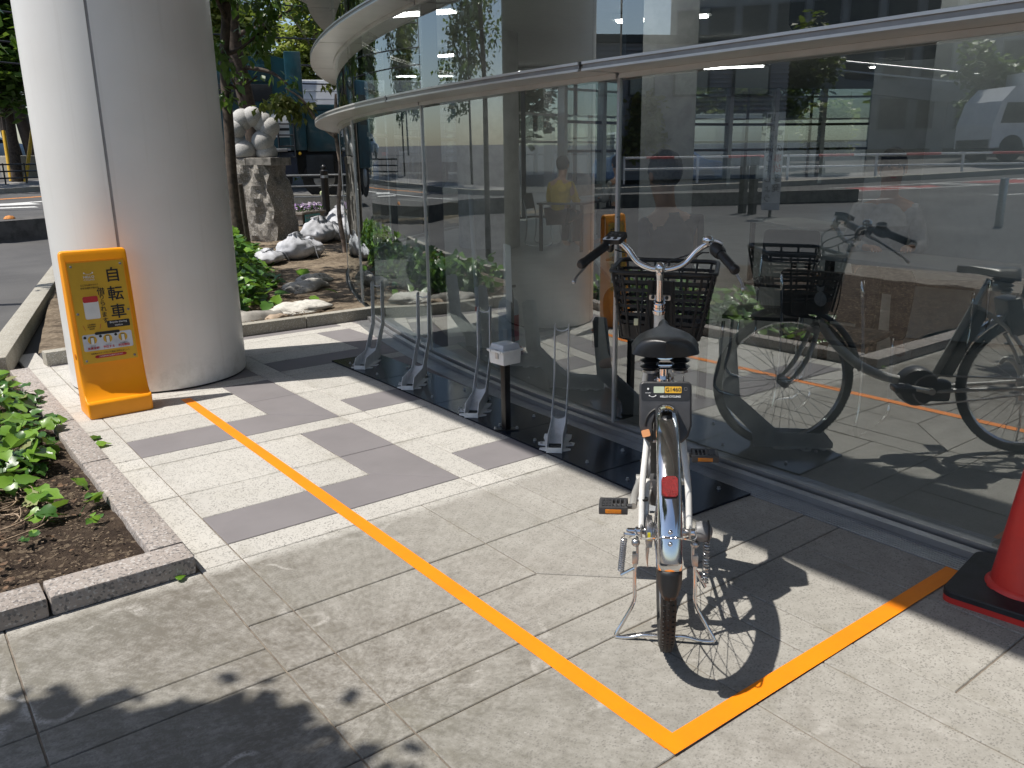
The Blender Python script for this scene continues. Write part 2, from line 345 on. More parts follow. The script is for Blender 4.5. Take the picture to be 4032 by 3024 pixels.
def special():
    global M_lens, M_glass, M_tile, M_tiled, M_tilen, M_joint, M_kerb, M_kerb2, M_soil, M_bedsoil, M_asph, M_plate, M_stone, M_granite, M_corr, M_facade, M_paleconc
    # red prismatic reflector
    t = NT('red_reflector'); p = t.coord('obj'); v = t.voro(t.scale(p, (1, 1, 1)), 420, 'Distance')
    t.set(Base_Color=t.mix(t.ramp(v, 0.1, 0.6), (0.42, 0.003, 0.006, 1), (0.10, 0.001, 0.002, 1)), Roughness=0.35, Specular_IOR_Level=0.2); t.bump(v, 0.5, 0.002); M_lens = t.m
    # architectural glass: thin pane, tinted transmission + fresnel mirror
    t = NT('facade_glass')
    ge = t.n('NewGeometry'); dt = t.n('VectorMath', operation='DOT_PRODUCT'); t.l(ge.outputs['Incoming'], dt.inputs[0]); t.l(ge.outputs['Normal'], dt.inputs[1])
    cs = t.math('ABSOLUTE', dt.outputs['Value']); sch = t.math('POWER', t.math('SUBTRACT', 1.0, cs, True), 5.0)
    fres = t.math('ADD', 0.28, t.math('MULTIPLY', sch, 0.72))          # double glazing, both faces
    tr = t.n('BsdfTransparent'); tr.inputs[0].default_value = (0.72, 0.77, 0.765, 1)
    gl = t.n('BsdfGlossy'); gl.inputs['Roughness'].default_value = 0.0; gl.inputs[0].default_value = (0.93, 0.97, 0.97, 1)
    p = t.coord('pos')
    mx = t.n('MixShader'); t.l(fres, mx.inputs[0]); t.l(tr.outputs[0], mx.inputs[1]); t.l(gl.outputs[0], mx.inputs[2])
    df = t.n('BsdfDiffuse'); df.inputs[0].default_value = (0.6, 0.6, 0.58, 1)          # dust film and wipe marks
    n = t.noise(t.scale(p, (2, 2, 0.6)), 3.0, 6, 0.65)
    m2 = t.n('MixShader'); t.l(t.math('MULTIPLY', t.ramp(n, 0.42, 0.8), 0.012), m2.inputs[0]); t.l(mx.outputs[0], m2.inputs[1]); t.l(df.outputs[0], m2.inputs[2])
    t.l(m2.outputs[0], t.out.inputs[0]); M_glass = t.m
    # paving: blasted pale tile with small pits, stained towards the entrance
    def pale(name, stain):
        t = NT(name); p = t.coord('pos'); oi = t.n('ObjectInfo').outputs['Random']
        warp = t.n('VectorMath', operation='ADD'); t.l(p, warp.inputs[0]); t.l(t.scale(t.noise(p, 90, 2, out=1), (0.008, 0.008, 0)), warp.inputs[1])
        q = t.scale(warp.outputs[0], (1.0, 1.35, 1.0))
        v1 = t.voro(q, 105); v2 = t.voro(q, 61)
        pit = t.math('MAXIMUM', t.math('SUBTRACT', 1.0, t.ramp(v1, 0.16, 0.42)), t.math('MULTIPLY', t.math('SUBTRACT', 1.0, t.ramp(v2, 0.12, 0.3)), 0.9))
        pit = t.math('MULTIPLY', pit, t.ramp(t.noise(p, 26, 3), 0.30, 0.55))
        big = t.noise(p, 2.2, 5, 0.6)
        base = t.mix(t.ramp(big, 0.3, 0.75), (0.545, 0.53, 0.495, 1), (0.455, 0.44, 0.41, 1))
        base = t.mix(t.math('MULTIPLY', oi, 0.6), base, (0.41, 0.398, 0.372, 1))
        fine = t.noise(p, 240, 3)
        base = t.mix(t.math('MULTIPLY', t.ramp(fine, 0.4, 0.7), 0.25), base, (0.36, 0.34, 0.31, 1))
        # foot-worn dirt: its own outline on the ground
        sx = t.n('SeparateXYZ'); t.l(p, sx.inputs[0]); X, Y = sx.outputs[0], sx.outputs[1]
        wob = t.math('MULTIPLY', t.math('SUBTRACT', t.noise(p, 3.5, 5, 0.65), 0.5), 0.9)
        if stain == 2:
            ax = t.n('MapRange'); t.l(X, ax.inputs[0]); ax.inputs[1].default_value = 1.15; ax.inputs[2].default_value = -0.25       # most worn towards the kerb corner
            edge = t.math('ADD', Y, t.math('MULTIPLY', t.math('SUBTRACT', t.noise(p, 9, 6, 0.7), 0.5), 0.16))
            ay = t.n('MapRange'); t.l(edge, ay.inputs[0]); ay.inputs[1].default_value = 1.06; ay.inputs[2].default_value = 0.985
            lo = t.math('SUBTRACT', t.noise(p, 3.2, 9, 0.78), 0.5); hi = t.math('SUBTRACT', t.noise(p, 55, 5, 0.8), 0.5); md = t.math('SUBTRACT', t.noise(p, 14, 6, 0.75), 0.5)
            d2 = ay.outputs[0]
            amt = t.math('MULTIPLY', t.math('ADD', 0.50, t.math('MULTIPLY', ax.outputs[0], 0.48)), d2)
            d = t.math('MULTIPLY', amt, t.math('ADD', t.math('ADD', 0.90, t.math('MULTIPLY', lo, 1.1)), t.math('ADD', t.math('MULTIPLY', hi, 1.0), t.math('MULTIPLY', md, 1.1))), True)
            dc = t.mix(t.ramp(t.noise(p, 1.1, 4), 0.35, 0.65), (0.140, 0.126, 0.106, 1), (0.165, 0.157, 0.134, 1))
            base = t.mix(d, base, dc)
            rid = t.math('ABSOLUTE', t.math('SUBTRACT', t.noise(p, 2.1, 2, 0.5), 0.5)); streak = t.math('SUBTRACT', 1.0, t.ramp(rid, 0.003, 0.014))
            streak = t.math('MULTIPLY', streak, t.ramp(t.noise(p, 3.1, 3), 0.50, 0.62)); streak = t.math('MULTIPLY', streak, t.ramp(t.noise(p, 60, 4, 0.8), 0.32, 0.6))
            white = t.ramp(t.math('ADD', t.noise(t.scale(p, (1.0, 1.6, 1)), 5.0, 8, 0.8), t.math('MULTIPLY', hi, 0.3)), 0.635, 0.70)      # efflorescence
            white = t.math('MAXIMUM', t.math('MULTIPLY', white, 0.7), t.math('MULTIPLY', streak, 0.6))
            base = t.mix(t.math('MULTIPLY', t.math('MULTIPLY', white, d2), t.math('ADD', 0.25, t.math('MULTIPLY', ax.outputs[0], 0.75))), base, (0.56, 0.54, 0.51, 1))
            pit = t.math('MULTIPLY', pit, t.math('SUBTRACT', 1.0, t.math('MULTIPLY', d, 0.5)))
        else:
            dd = t.ramp(t.noise(p, 1.7, 5, 0.65), 0.52, 0.75)
            base = t.mix(t.math('MULTIPLY', dd, 0.30), base, (0.34, 0.32, 0.255, 1))
        ge = t.n('SeparateXYZ'); t.l(t.n('TexCoord').outputs['Generated'], ge.inputs[0])
        ed = t.math('MINIMUM', t.math('MINIMUM', ge.outputs[0], t.math('SUBTRACT', 1.0, ge.outputs[0])), t.math('MINIMUM', ge.outputs[1], t.math('SUBTRACT', 1.0, ge.outputs[1])))
        gr = t.math('MULTIPLY', t.math('SUBTRACT', 1.0, t.ramp(ed, 0.0, 0.09)), t.ramp(t.noise(p, 7, 6, 0.7), 0.42, 0.7))
        base = t.mix(t.math('MULTIPLY', gr, 0.45), base, (0.22, 0.205, 0.165, 1))
        gum = t.math('SUBTRACT', 1.0, t.ramp(t.voro(p, 2.3), 0.016, 0.021)); base = t.mix(t.math('MULTIPLY', gum, 0.7), base, (0.10, 0.095, 0.09, 1))
        c = t.mix(t.math('MULTIPLY', pit, 0.80), base, (0.125, 0.118, 0.11, 1))
        t.set(Base_Color=c, Roughness=0.82, Specular_IOR_Level=0.3)
        t.bump(t.math('SUBTRACT', t.math('MULTIPLY', fine, 0.4), pit), 0.35, 0.0015); return t.m
    M_tile = pale('pale_blasted_tile', 1); M_tilen = pale('stained_tile', 2)
    t = NT('plain_dark_tile'); p = t.coord('pos'); oi = t.n('ObjectInfo').outputs['Random']
    n = t.noise(p, 3, 5, 0.6); f2 = t.noise(p, 300, 3)
    c = t.mix(t.ramp(n, 0.3, 0.75), (0.205, 0.193, 0.198, 1), (0.165, 0.156, 0.160, 1)); c = t.mix(t.math('MULTIPLY', f2, 0.35), c, (0.27, 0.25, 0.26, 1))
    c = t.mix(t.math('MULTIPLY', oi, 0.25), c, (0.16, 0.148, 0.155, 1))
    t.set(Base_Color=c, Roughness=0.75, Specular_IOR_Level=0.35); t.bump(f2, 0.15, 0.001); M_tiled = t.m
    t = NT('joint_mortar'); p = t.coord('pos'); n = t.noise(p, 14, 5, 0.7)
    c = t.mix(t.ramp(n, 0.35, 0.7), (0.13, 0.105, 0.085, 1), (0.27, 0.235, 0.19, 1)); t.set(Base_Color=c, Roughness=0.95); t.bump(t.noise(p, 120, 3), 0.5, 0.003); M_joint = t.m
    def speck(name, a, b, dk, sc=60, bs=0.5):
        t = NT(name); p = t.coord('pos'); v = t.voro(p, sc, 'Color'); s2 = t.n('SeparateColor'); t.l(v, s2.inputs[0]); n = t.noise(p, 4, 5, 0.6)
        c = t.mix(t.ramp(n, 0.3, 0.7), L4(a), L4(b)); c = t.mix(t.ramp(s2.outputs[0], 0.72, 0.9), c, L4(dk)); c = t.mix(t.math('MULTIPLY', t.ramp(s2.outputs[1], 0.8, 0.95), 0.5), c, (0.6, 0.58, 0.56, 1))
        f = t.noise(p, 90, 5, 0.7); t.set(Base_Color=c, Roughness=0.85, Specular_IOR_Level=0.3); t.bump(f, bs, 0.006); return t.m
    M_kerb = speck('granite_kerb', (0.36, 0.32, 0.295), (0.30, 0.265, 0.24), (0.17, 0.16, 0.155), 130, 0.7)
    M_kerb2 = speck('concrete_kerb', (0.36, 0.34, 0.29), (0.29, 0.27, 0.225), (0.26, 0.25, 0.22), 160, 0.25)
    M_stone = speck('grey_rock', (0.29, 0.268, 0.235), (0.205, 0.188, 0.165), (0.16, 0.15, 0.135), 70, 0.9)
    M_granite = speck('pale_granite', (0.50, 0.495, 0.48), (0.42, 0.415, 0.405), (0.28, 0.28, 0.28), 130, 0.15)
    M_paleconc = speck('pale_weathered_slab', (0.44, 0.42, 0.38), (0.34, 0.325, 0.29), (0.22, 0.21, 0.19), 30, 0.4)
    t = NT('dark_garden_soil'); p = t.coord('pos'); v = t.voro(p, 70, 'Color'); s2 = t.n('SeparateColor'); t.l(v, s2.inputs[0]); n = t.noise(p, 12, 6, 0.7)
    c = t.mix(t.ramp(n, 0.3, 0.72), (0.035, 0.024, 0.018, 1), (0.095, 0.068, 0.048, 1)); c = t.mix(t.math('MULTIPLY', t.ramp(s2.outputs[0], 0.78, 0.92), 0.7), c, (0.24, 0.185, 0.13, 1))
    t.set(Base_Color=c, Roughness=0.95, Specular_IOR_Level=0.2); t.bump(t.noise(p, 55, 6, 0.75), 1.0, 0.02); M_soil = t.m
    t = NT('dry_bed_soil'); p = t.coord('pos'); n = t.noise(p, 4, 7, 0.72); v = t.voro(p, 40, 'Color'); s2 = t.n('SeparateColor'); t.l(v, s2.inputs[0])
    c = t.mix(t.ramp(n, 0.32, 0.68), (0.085, 0.064, 0.046, 1), (0.25, 0.20, 0.145, 1)); c = t.mix(t.math('MULTIPLY', t.ramp(s2.outputs[0], 0.7, 0.9), 0.5), c, (0.34, 0.275, 0.20, 1))
    t.set(Base_Color=c, Roughness=0.95, Specular_IOR_Level=0.2); t.bump(t.noise(p, 40, 6, 0.75), 1.0, 0.02); M_bedsoil = t.m
    t = NT('asphalt'); p = t.coord('pos'); n = t.noise(p, 0.5, 6, 0.65); f = t.noise(p, 130, 3)
    c = t.mix(t.ramp(n, 0.3, 0.7), (0.070, 0.069, 0.070, 1), (0.105, 0.103, 0.102, 1)); c = t.mix(t.math('MULTIPLY', t.ramp(f, 0.5, 0.75), 0.5), c, (0.14, 0.138, 0.135, 1))
    t.set(Base_Color=c, Roughness=0.9, Specular_IOR_Level=0.3); t.bump(f, 0.5, 0.004); M_asph = t.m
    t = NT('black_painted_plate'); p = t.coord('pos'); n = t.noise(p, 5, 5, 0.6)
    t.set(Base_Color=t.mix(t.ramp(n, 0.35, 0.7), (0.007, 0.010, 0.018, 1), (0.012, 0.016, 0.025, 1)), Roughness=t.math('ADD', 0.10, t.math('MULTIPLY', n, 0.16)), Specular_IOR_Level=0.28); M_plate = t.m
    t = NT('corrugated_cladding'); p = t.coord('pos'); n = t.noise(p, 1.5, 4)
    t.set(Base_Color=t.mix(n, (0.20, 0.21, 0.235, 1), (0.26, 0.27, 0.29, 1)), Roughness=0.5, Metallic=0.2); M_corr = t.m
    t = NT('office_wall'); p = t.coord('pos'); n = t.noise(p, 0.7, 4)
    t.set(Base_Color=t.mix(n, (0.24, 0.245, 0.25, 1), (0.32, 0.32, 0.32, 1)), Roughness=0.7); M_facade = t.m
special()
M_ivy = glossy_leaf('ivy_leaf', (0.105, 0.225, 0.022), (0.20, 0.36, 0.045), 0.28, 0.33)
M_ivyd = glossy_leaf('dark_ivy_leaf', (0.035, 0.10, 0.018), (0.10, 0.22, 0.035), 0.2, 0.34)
M_ivydry = glossy_leaf('faded_leaf', (0.26, 0.30, 0.10), (0.16, 0.15, 0.06), 0.2, 0.6)
M_leafd = glossy_leaf('evergreen_leaf', (0.035, 0.085, 0.014), (0.085, 0.165, 0.028), 0.3, 0.35)
M_leafy = glossy_leaf('spring_leaf', (0.22, 0.27, 0.045), (0.36, 0.38, 0.12), 0.5, 0.55)
M_leafo = glossy_leaf('olive_leaf', (0.10, 0.125, 0.03), (0.20, 0.20, 0.06), 0.35, 0.5)
M_leafm = glossy_leaf('mid_leaf', (0.06, 0.12, 0.022), (0.13, 0.19, 0.035), 0.35, 0.45)
# ------------------------------------------------------------------ facade curve (straight to y=1, then an arc)
GX, GY0, GR = 2.065, 1.0, 13.775
GC = (GX + GR, GY0)
def fac(s, off=0.0):
    """point on the facade at arc length s (0 where the arc starts), off = outwards; returns x, y, outward normal"""
    if s <= 0: return GX - off, GY0 + s, (-1.0, 0.0)
    a = s / GR; r = GR + off
    return GC[0] - r * cos(a), GC[1] + r * sin(a), (-cos(a), sin(a))
def hgt(x, y):
    th = abs(math.degrees(atan2(y - GY0, GC[0] - x))); s = hypot(x - GC[0], y - GY0) - GR
    q = s - (7 - 5.4 * smst(th, 40, 58))
    return 0.30 * smst(q, 0, 3) + 1.5 * smst(q, 8, 45) + 2.5 * smst(q, 45, 160)

# ------------------------------------------------------------------ ground
def ground():
    g = MB(); R = [0, 6, 12, 14, 15, 16, 17, 18, 19.5, 21, 23, 25, 28, 31, 35, 40, 46, 55, 65, 80, 100, 130, 180, 260, 420]; N = 96
    for j, r in enumerate(R):
        for i in range(N):
            a = 2 * pi * i / N; x, y = GC[0] - r * cos(a), GC[1] + r * sin(a)
            g.v.append((x, y, hgt(x, y) - 0.035))
    for j in range(len(R) - 1):
        for i in range(N): g.f.append((j * N + i, (j + 1) * N + i, (j + 1) * N + (i + 1) % N, j * N + (i + 1) % N)); g.mi.append(0)
    o = g.build('ground', M_asph, smooth=True)
    return tag(o, 'dark grey asphalt ground sloping gently up away from the building', None, None, 'structure')
ground()

# ------------------------------------------------------------------ tiled pavement
def pavement():
    P = MB().quad((-6.5, -4.6, -0.0045), (2.06, -4.6, -0.0045), (2.06, 4.95, -0.0045), (-6.5, 4.95, -0.0045))
    P.quad((2.06, 4.95, -0.0045), (2.06, 1.0, -0.0045), (2.3, 3.4, -0.0045), (2.75, 4.95, -0.0045))
    base = P.build('pavement', M_joint); tag(base, 'tiled entrance pavement with pale and dark grey tiles in an L pattern', None, None, 'structure')
    J = 0.0024; cnt = [0]
    def tile(poly, m, rnd=None):
        cx = sum(p[0] for p in poly) / len(poly); cy = sum(p[1] for p in poly) / len(poly)
        # keep what lies before the glass and outside the planting beds
        xs = [p[0] for p in poly]; ys = [p[1] for p in poly]
        if min(xs) > 1.93 and cy < 1.5: return
        lim = 1.93 if cy < 1.2 else 1.93 + (cy - 1.0) ** 2 / 27.0
        if min(xs) > lim + 0.02: return
        if max(xs) < -0.14 and min(ys) > 0.9: return
        if min(ys) > 4.95: return
        # camera wedge
        dx, dy = cx + 0.878, cy + 1.716; rr = dx * 0.794 - dy * 0.607; ff = dx * 0.607 + dy * 0.794
        if ff < 0.9 or abs(rr) > ff * 0.66 + 0.75: return
        n = len(poly); Q = []; 
        for i in range(n):          # inset
            a, b, c = Vector(poly[i - 1]), Vector(poly[i]), Vector(poly[(i + 1) % n])
            d1 = (b - a).normalized(); d2 = (c - b).normalized(); n1 = Vector((-d1.y, d1.x)); n2 = Vector((-d2.y, d2.x))
            k = (n1 + n2); k = k / max(0.2, k.length_squared) * 2
            Q.append((b, b + k * J, b + k * (J + 0.0022)))
        dz = random.uniform(-0.0008, 0.0008)
        vs = [(q[1].x, q[1].y, -0.03) for q in Q] + [(q[1].x, q[1].y, -0.0025 + dz) for q in Q] + [(q[2].x, q[2].y, dz) for q in Q]
        fs = [(i, (i + 1) % n, n + (i + 1) % n, n + i) for i in range(n)] + [(n + i, n + (i + 1) % n, 2 * n + (i + 1) % n, 2 * n + i) for i in range(n)] + [tuple(range(2 * n, 3 * n))]
        t = MB().add(vs, fs).build('tile', m, base); cnt[0] += 1
    def rect(x0, y0, x1, y1, m): tile([(x0, y0), (x1, y0), (x1, y1), (x0, y1)], m)
    for i in range(-2, 3):
        for j in range(-2, 5):
            x, y = 1.21 * i, 1.21 * j; dark = j >= 1
            pale = M_tile if j >= 1 else M_tilen; D = M_tiled if dark else pale
            e = [0, .76, 1.06, 1.21]
            if i == -1 and j == 0:
                for (x0, x1) in ((0, .46), (.46, 1.06)):
                    rect(x + x0, y + .45, x + x1, y + 1.06, pale); rect(x + x0, y + .30, x + x1, y + .45, pale); rect(x + x0, y - .15, x + x1, y + .30, pale)
            elif i == -1 and j == -1:
                for (x0, x1) in ((0, .46), (.46, 1.06)):
                    rect(x + x0, y, x + x1, y + .5, pale); rect(x + x0, y + .5, x + x1, y + 1.06, pale)
            else:
                tile([(x, y), (x + 1.06, y), (x + .76, y + .30), (x, y + .30)], D)
                tile([(x + 1.06, y), (x + 1.06, y + .60), (x + .76, y + .60), (x + .76, y + .30)], D)
                rect(x + .76, y + .60, x + 1.06, y + 1.06, D)
                if i == 1 and j < 1:
                    for (a, b) in ((0, .43), (.43, .76)): rect(x + a, y + .30, x + b, y + .60, pale); rect(x + a, y + .60, x + b, y + 1.06, pale)
                else:
                    rect(x, y + .30, x + .76, y + .60, pale); rect(x, y + .60, x + .76, y + 1.06, pale)
            # narrow bands
            if not (i == -1 and j in (0, -1)): rect(x, y + 1.06, x + 1.06, y + 1.21, pale)
            elif j == 0: rect(x, y + 1.06, x + 1.06, y + 1.21, pale)
            rect(x + 1.06, y + 1.06, x + 1.21, y + 1.21, pale)
            if i == -1 and j == 0:
                for (a, b) in ((0, .30), (.30, .60), (.60, 1.06)): rect(x + 1.06, y + a, x + 1.21, y + b, pale)
            else:
                rect(x + 1.06, y, x + 1.21, y + .60, pale); rect(x + 1.06, y + .60, x + 1.21, y + 1.06, pale)
    print('tiles', cnt[0])
pavement()

def tape():
    w = 0.057
    def strip(a, b, lab, lift=0.0):
        a, b = Vector(a), Vector(b); d = (b - a).normalized(); n = Vector((-d.y, d.x)) * w / 2; N = 24; t = MB()
        for i in range(N + 1):
            p = a + (b - a) * i / N; o = Vector((mnoise.noise(Vector((i * .7, a.x, 0))) * 0.0012, 0))
            for q in (p - n + o, p + n + o): t.v.append((q.x, q.y, 0.0018 + lift + 0.0006 * mnoise.noise(Vector((q.x * 9, q.y * 9, 1)))))
        for i in range(N): t.f.append((2 * i, 2 * i + 2, 2 * i + 3, 2 * i + 1)); t.mi.append(0)
        tag(t.build('floor_tape', M_tape), lab, 'tape line', 'orange tape lines marking out the parking bay')
    strip((0.492, 3.36), (0.470, -0.580), 'long orange floor tape running from the sign to the near corner')
    strip((0.442, -0.582), (1.885, -0.590), 'short orange floor tape running from the corner towards the red cone', .0026)
tape()

# ------------------------------------------------------------------ planter kerbs and beds
def kerb_blocks(parent, a, b, depth, h, cuts, m, side=1, z0=0.0, ch=0.010):
    a, b = Vector(a), Vector(b); d = (b - a); L = d.length; d.normalize(); n = Vector((-d.y, d.x)) * side; ang = atan2(d.y, d.x)
    c = [0] + list(cuts) + [L]
    for p, q in zip(c[:-1], c[1:]):
        g = 0.004; mid = a + d * (p + q) / 2 + n * depth / 2
        o = MB().box((mid.x, mid.y, z0 + h / 2), (q - p - 2 * g, depth, h), ang, ch=ch).build('kerb_block', m, parent, auto=35)
def planter():
    # garden bed on the near left, soil inside a granite kerb
    g = MB(); N = 60; X0, X1, Y0, Y1 = -3.6, -0.27, 1.18, 4.72
    for j in range(N + 1):
        for i in range(N + 1):
            x = X0 + (X1 - X0) * i / N; y = Y0 + (Y1 - Y0) * j / N
            g.v.append((x, y, 0.030 + 0.020 * mnoise.noise(Vector((x * 4, y * 4, 0))) + 0.010 * mnoise.noise(Vector((x * 17, y * 17, 3))) + 0.05 * smst(-x, .5, 1.2)))
    for j in range(N):
        for i in range(N): g.f.append((j * (N + 1) + i, j * (N + 1) + i + 1, (j + 1) * (N + 1) + i + 1, (j + 1) * (N + 1) + i)); g.mi.append(0)
    bed = g.build('garden_bed', M_soil, smooth=True); tag(bed, 'dark soil bed with low granite kerb at the near left of the pavement', None, None, 'structure')
    kerb_blocks(bed, (-0.16, 1.194), (-0.16, 4.62), 0.118, 0.068, [1.13, 1.91, 2.71], M_kerb, 1)
    kerb_blocks(bed, (-3.6, 1.05), (-0.16, 1.05), 0.14, 0.068, [0.62, 1.8, 2.98], M_kerb, 1)
    # crumbs of bark and grit
    c = MB()
    for k in range(2200):
        x = random.uniform(-1.0, -0.30); y = random.uniform(1.2, 3.4); s = random.uniform(.0018, .0055); a = random.uniform(0, pi)
        c.box((x, y, 0.040 + s * .3), (s * random.uniform(.8, 3), s, s * .6), a, random.uniform(-.5, .5))
    k = c.build('soil_crumbs', [M_soil2], bed); k['kind'] = 'stuff'
    # paving side bed behind the column, reaching to the road
    g = MB(); nx, ny = 70, 90; 
    def edge(t): return None
    for j in range(ny + 1):
        y = 5.05 + (15.2 - 5.05) * (j / ny)
        xl = -0.05 + (y - 5.0) * 0.19 if y < 9 else 0.71 + (y - 9) * 0.55
        s = 0.0
        a = math.asin(min(.98, (y - GY0) / (GR + .12))); xr = GC[0] - (GR + .015) * cos(a)
        for i in range(nx + 1):
            x = xl + (xr - xl) * i / nx
            g.v.append((x, y, 0.070 + 0.03 * mnoise.noise(Vector((x * 2.1, y * 2.1, 4))) + 0.015 * mnoise.noise(Vector((x * 9, y * 9, 2))) + 0.03 * smst(y, 6, 9)))
    for j in range(ny):
        for i in range(nx): g.f.append((j * (nx + 1) + i, j * (nx + 1) + i + 1, (j + 1) * (nx + 1) + i + 1, (j + 1) * (nx + 1) + i)); g.mi.append(0)
    bed2 = g.build('tree_bed', M_bedsoil, smooth=True); tag(bed2, 'dry sandy tree bed behind the white column, littered with straw', None, None, 'structure')
    kerb_blocks(bed2, (0.98, 4.955), (2.78, 4.955), 0.10, 0.098, [1.02], M_kerb2, 1, ch=0.006)
    kerb_blocks(bed2, (-0.02, 4.87), (0.98, 4.955), 0.11, 0.10, [0.26, 0.55], M_kerb2, 1, ch=0.006)
    kerb_blocks(bed2, (-0.28, 4.66), (1.4, 11.6), 0.16, 0.15, [0.85, 2.0, 3.4, 4.6, 5.8], M_kerb2, 1, ch=0.012)
    c = MB()
    for k in range(2600):
        y = 5.08 + 5.5 * random.random() ** 1.6; x = 0.3 + (y - 5) * .25 + random.uniform(0, 1.9); s = random.uniform(.002, .005); L = random.uniform(.02, .14)
        c.box((x, y, 0.088 + random.uniform(-.01, .02)), (L, s, s), random.uniform(0, pi), 0, random.uniform(-.25, .25))
    k = c.build('straw_litter', M_soil2, bed2); k['kind'] = 'stuff'
planter()
# ------------------------------------------------------------------ round glass building
PITCH = 2.13; S0 = 0.26
SS = [S0 + PITCH * k for k in range(-5, 15)]          # mullion stations along the facade
Z_R = [1.768, 2.40, 3.03]; RT = 0.036; OV = 0.255
BLD = thing('glass_building', 'round glazed building with projecting metal ring ledges, along the right of the pavement', 'building')
def band(s0, s1, off0, off1, z0, z1, m, name, parent=BLD, seg=0.10, smooth=True):
    """solid curved bar following the facade between offsets and heights"""
    n = max(2, int((s1 - s0) / seg)); g = MB()
    for i in range(n + 1):
        s = s0 + (s1 - s0) * i / n
        for (o, z) in ((off0, z0), (off1, z0), (off1, z1), (off0, z1)):
            x, y, _ = fac(s, o); g.v.append((x, y, z))
    for i in range(n):
        for k in range(4): g.f.append((i * 4 + k, i * 4 + (k + 1) % 4, i * 4 + 4 + (k + 1) % 4, i * 4 + 4 + k)); g.mi.append(0)
    g.f += [(3, 2, 1, 0), (4 * n, 4 * n + 1, 4 * n + 2, 4 * n + 3)]; g.mi += [0, 0]
    return g.build(name, m, parent, auto=30) if smooth else g
def building():
    # glass panes, one per bay and storey strip
    zz = [(0.045, Z_R[0]), (Z_R[0] + RT, Z_R[1]), (Z_R[1] + RT, Z_R[2]), (Z_R[2] + RT, 3.7)]
    for a, b in zip(SS[:-1], SS[1:]):
        for (z0, z1) in zz:
            n = max(2, int((b - a) / 0.12)); g = MB()
            for i in range(n + 1):
                x, y, _ = fac(a + 0.006 + (b - a - 0.012) * i / n); g.v += [(x, y, z0 + .004), (x, y, z1 - .004)]
            for i in range(n): g.f.append((2 * i, 2 * i + 2, 2 * i + 3, 2 * i + 1)); g.mi.append(0)
            g.build('glass_pane', M_glass, BLD, smooth=True)
    # mullions behind the joints (pale inner fin, dark gasket)
    for s in SS:
        x, y, n = fac(s, 0.004); ang = atan2(n[1], n[0])
        MB().box((x, y, 0.9), (0.012, 0.016, 1.72), ang).build('mullion_gasket', M_mulll, BLD)
        x, y, n = fac(s, -0.075)
        MB().box((x, y, 1.85), (0.11, 0.028, 3.6), ang).build('mullion', M_mull, BLD)
    # ring ledges: channel shaped lip with two bright flanges, underside plate, seams at the mullions
    for zi, z in enumerate(Z_R):
        for k, (a, b) in enumerate(zip(SS[:-1], SS[1:])):
            g = 0.012; led = band(a + g, b - g, -0.03, OV - 0.02, z + 0.002, z + RT - .002, M_ringm, 'ring_ledge')
            band(a + g, b - g, OV - 0.02, OV, z + RT - 0.009, z + RT + .002, M_ringm, 'lip_flange', led)
            band(a + g, b - g, OV - 0.02, OV, z - .002, z + 0.008, M_ringm, 'lip_flange', led)
            band(a + g, b - g, OV - 0.0195, OV - 0.008, z + 0.008, z + RT - 0.009, M_ringweb, 'lip_web', led)
            band(a + g, b - g, -0.012, 0.020, z - 0.022, z + .001, M_ringm, 'soffit_trim', led)
            # black connector at the ledge joint
            x, y, n = fac(b, OV - .035)
            MB().box((x, y, z + RT - .003), (0.05, 0.10, 0.014), atan2(n[1], n[0])).build('joint_plate', M_black, led)
    # base rails
    for (a, b) in zip(SS[2:11:2], SS[4:13:2]):
        band(a + .002, b - .002, 0.022, 0.062, 0.0, 0.030, M_alu, 'base_rail'); band(a + .002, b - .002, -0.035, 0.006, 0.0, 0.047, M_alu, 'glazing_shoe')
        band(a + .002, b - .002, 0.006, 0.022, 0.0, 0.012, M_black, 'rail_gap')
    # slab over the entrance carried by the white column, out of the picture above
    MB().box((2.2, -3.0, 5.2), (6.6, 15.2, 0.4)).build('entrance_slab', M_whitewall, BLD)
    g = MB().lathe([(GR - .05, 3.72), (GR + 1.0, 3.72), (GR + 1.0, 9.0), (0.0, 9.0)], 96, (GC[0], GC[1], 0)); g.build('upper_storeys', M_ringm, BLD, auto=30)  # unseen upper floors; overhang widened to keep sun streaks off the inner floor
    # interior
    MB().lathe([(0, 0.006), (GR - .04, 0.006)], 96, (GC[0], GC[1], 0), cap=False).build('interior_floor', M_int_floor, BLD)
    MB().box((8.0, -4.6, 0.004), (11.8, 11.0, 0.008)).build('interior_floor', M_int_floor, BLD)
    MB().lathe([(0, 3.25), (GR - .04, 3.25)], 96, (GC[0], GC[1], 0), cap=False).build('interior_ceiling', M_int_ceil, BLD)
    MB().box((8.0, -4.6, 3.26), (11.8, 11.0, 0.01)).build('interior_ceiling', M_int_ceil, BLD)
    MB().lathe([(.5, 0), (.5, 3.25)], 40, (7.22, 9.42, 0)).build('interior_column', M_conc, BLD, auto=30)
    MB().lathe([(.5, 0), (.5, 3.25)], 40, (11.5, 4.4, 0)).build('interior_column', M_conc, BLD, auto=30)
    MB().box((6.05, 4.55, 1.62), (0.34, 0.55, 3.24), radians(40)).build('interior_pillar', M_conc, BLD)
    # inner walls of the office side with openings
    w = MB(); w.box((8.9, -1.2, 1.62), (0.12, 7.2, 3.23)); w.box((7.6, -8.0, 1.62), (8, .12, 3.23)); w.build('interior_wall', M_intdark, BLD)
    MB().box((6.18, 2.05, 1.45), (0.03, 0.52, 1.35), radians(33)).build('notice_board', M_whitewall, BLD)
    MB().box((5.55, 1.02, 1.62), (0.9, 0.10, 3.2), radians(-62)).build('white_partition', M_whitewall, BLD)
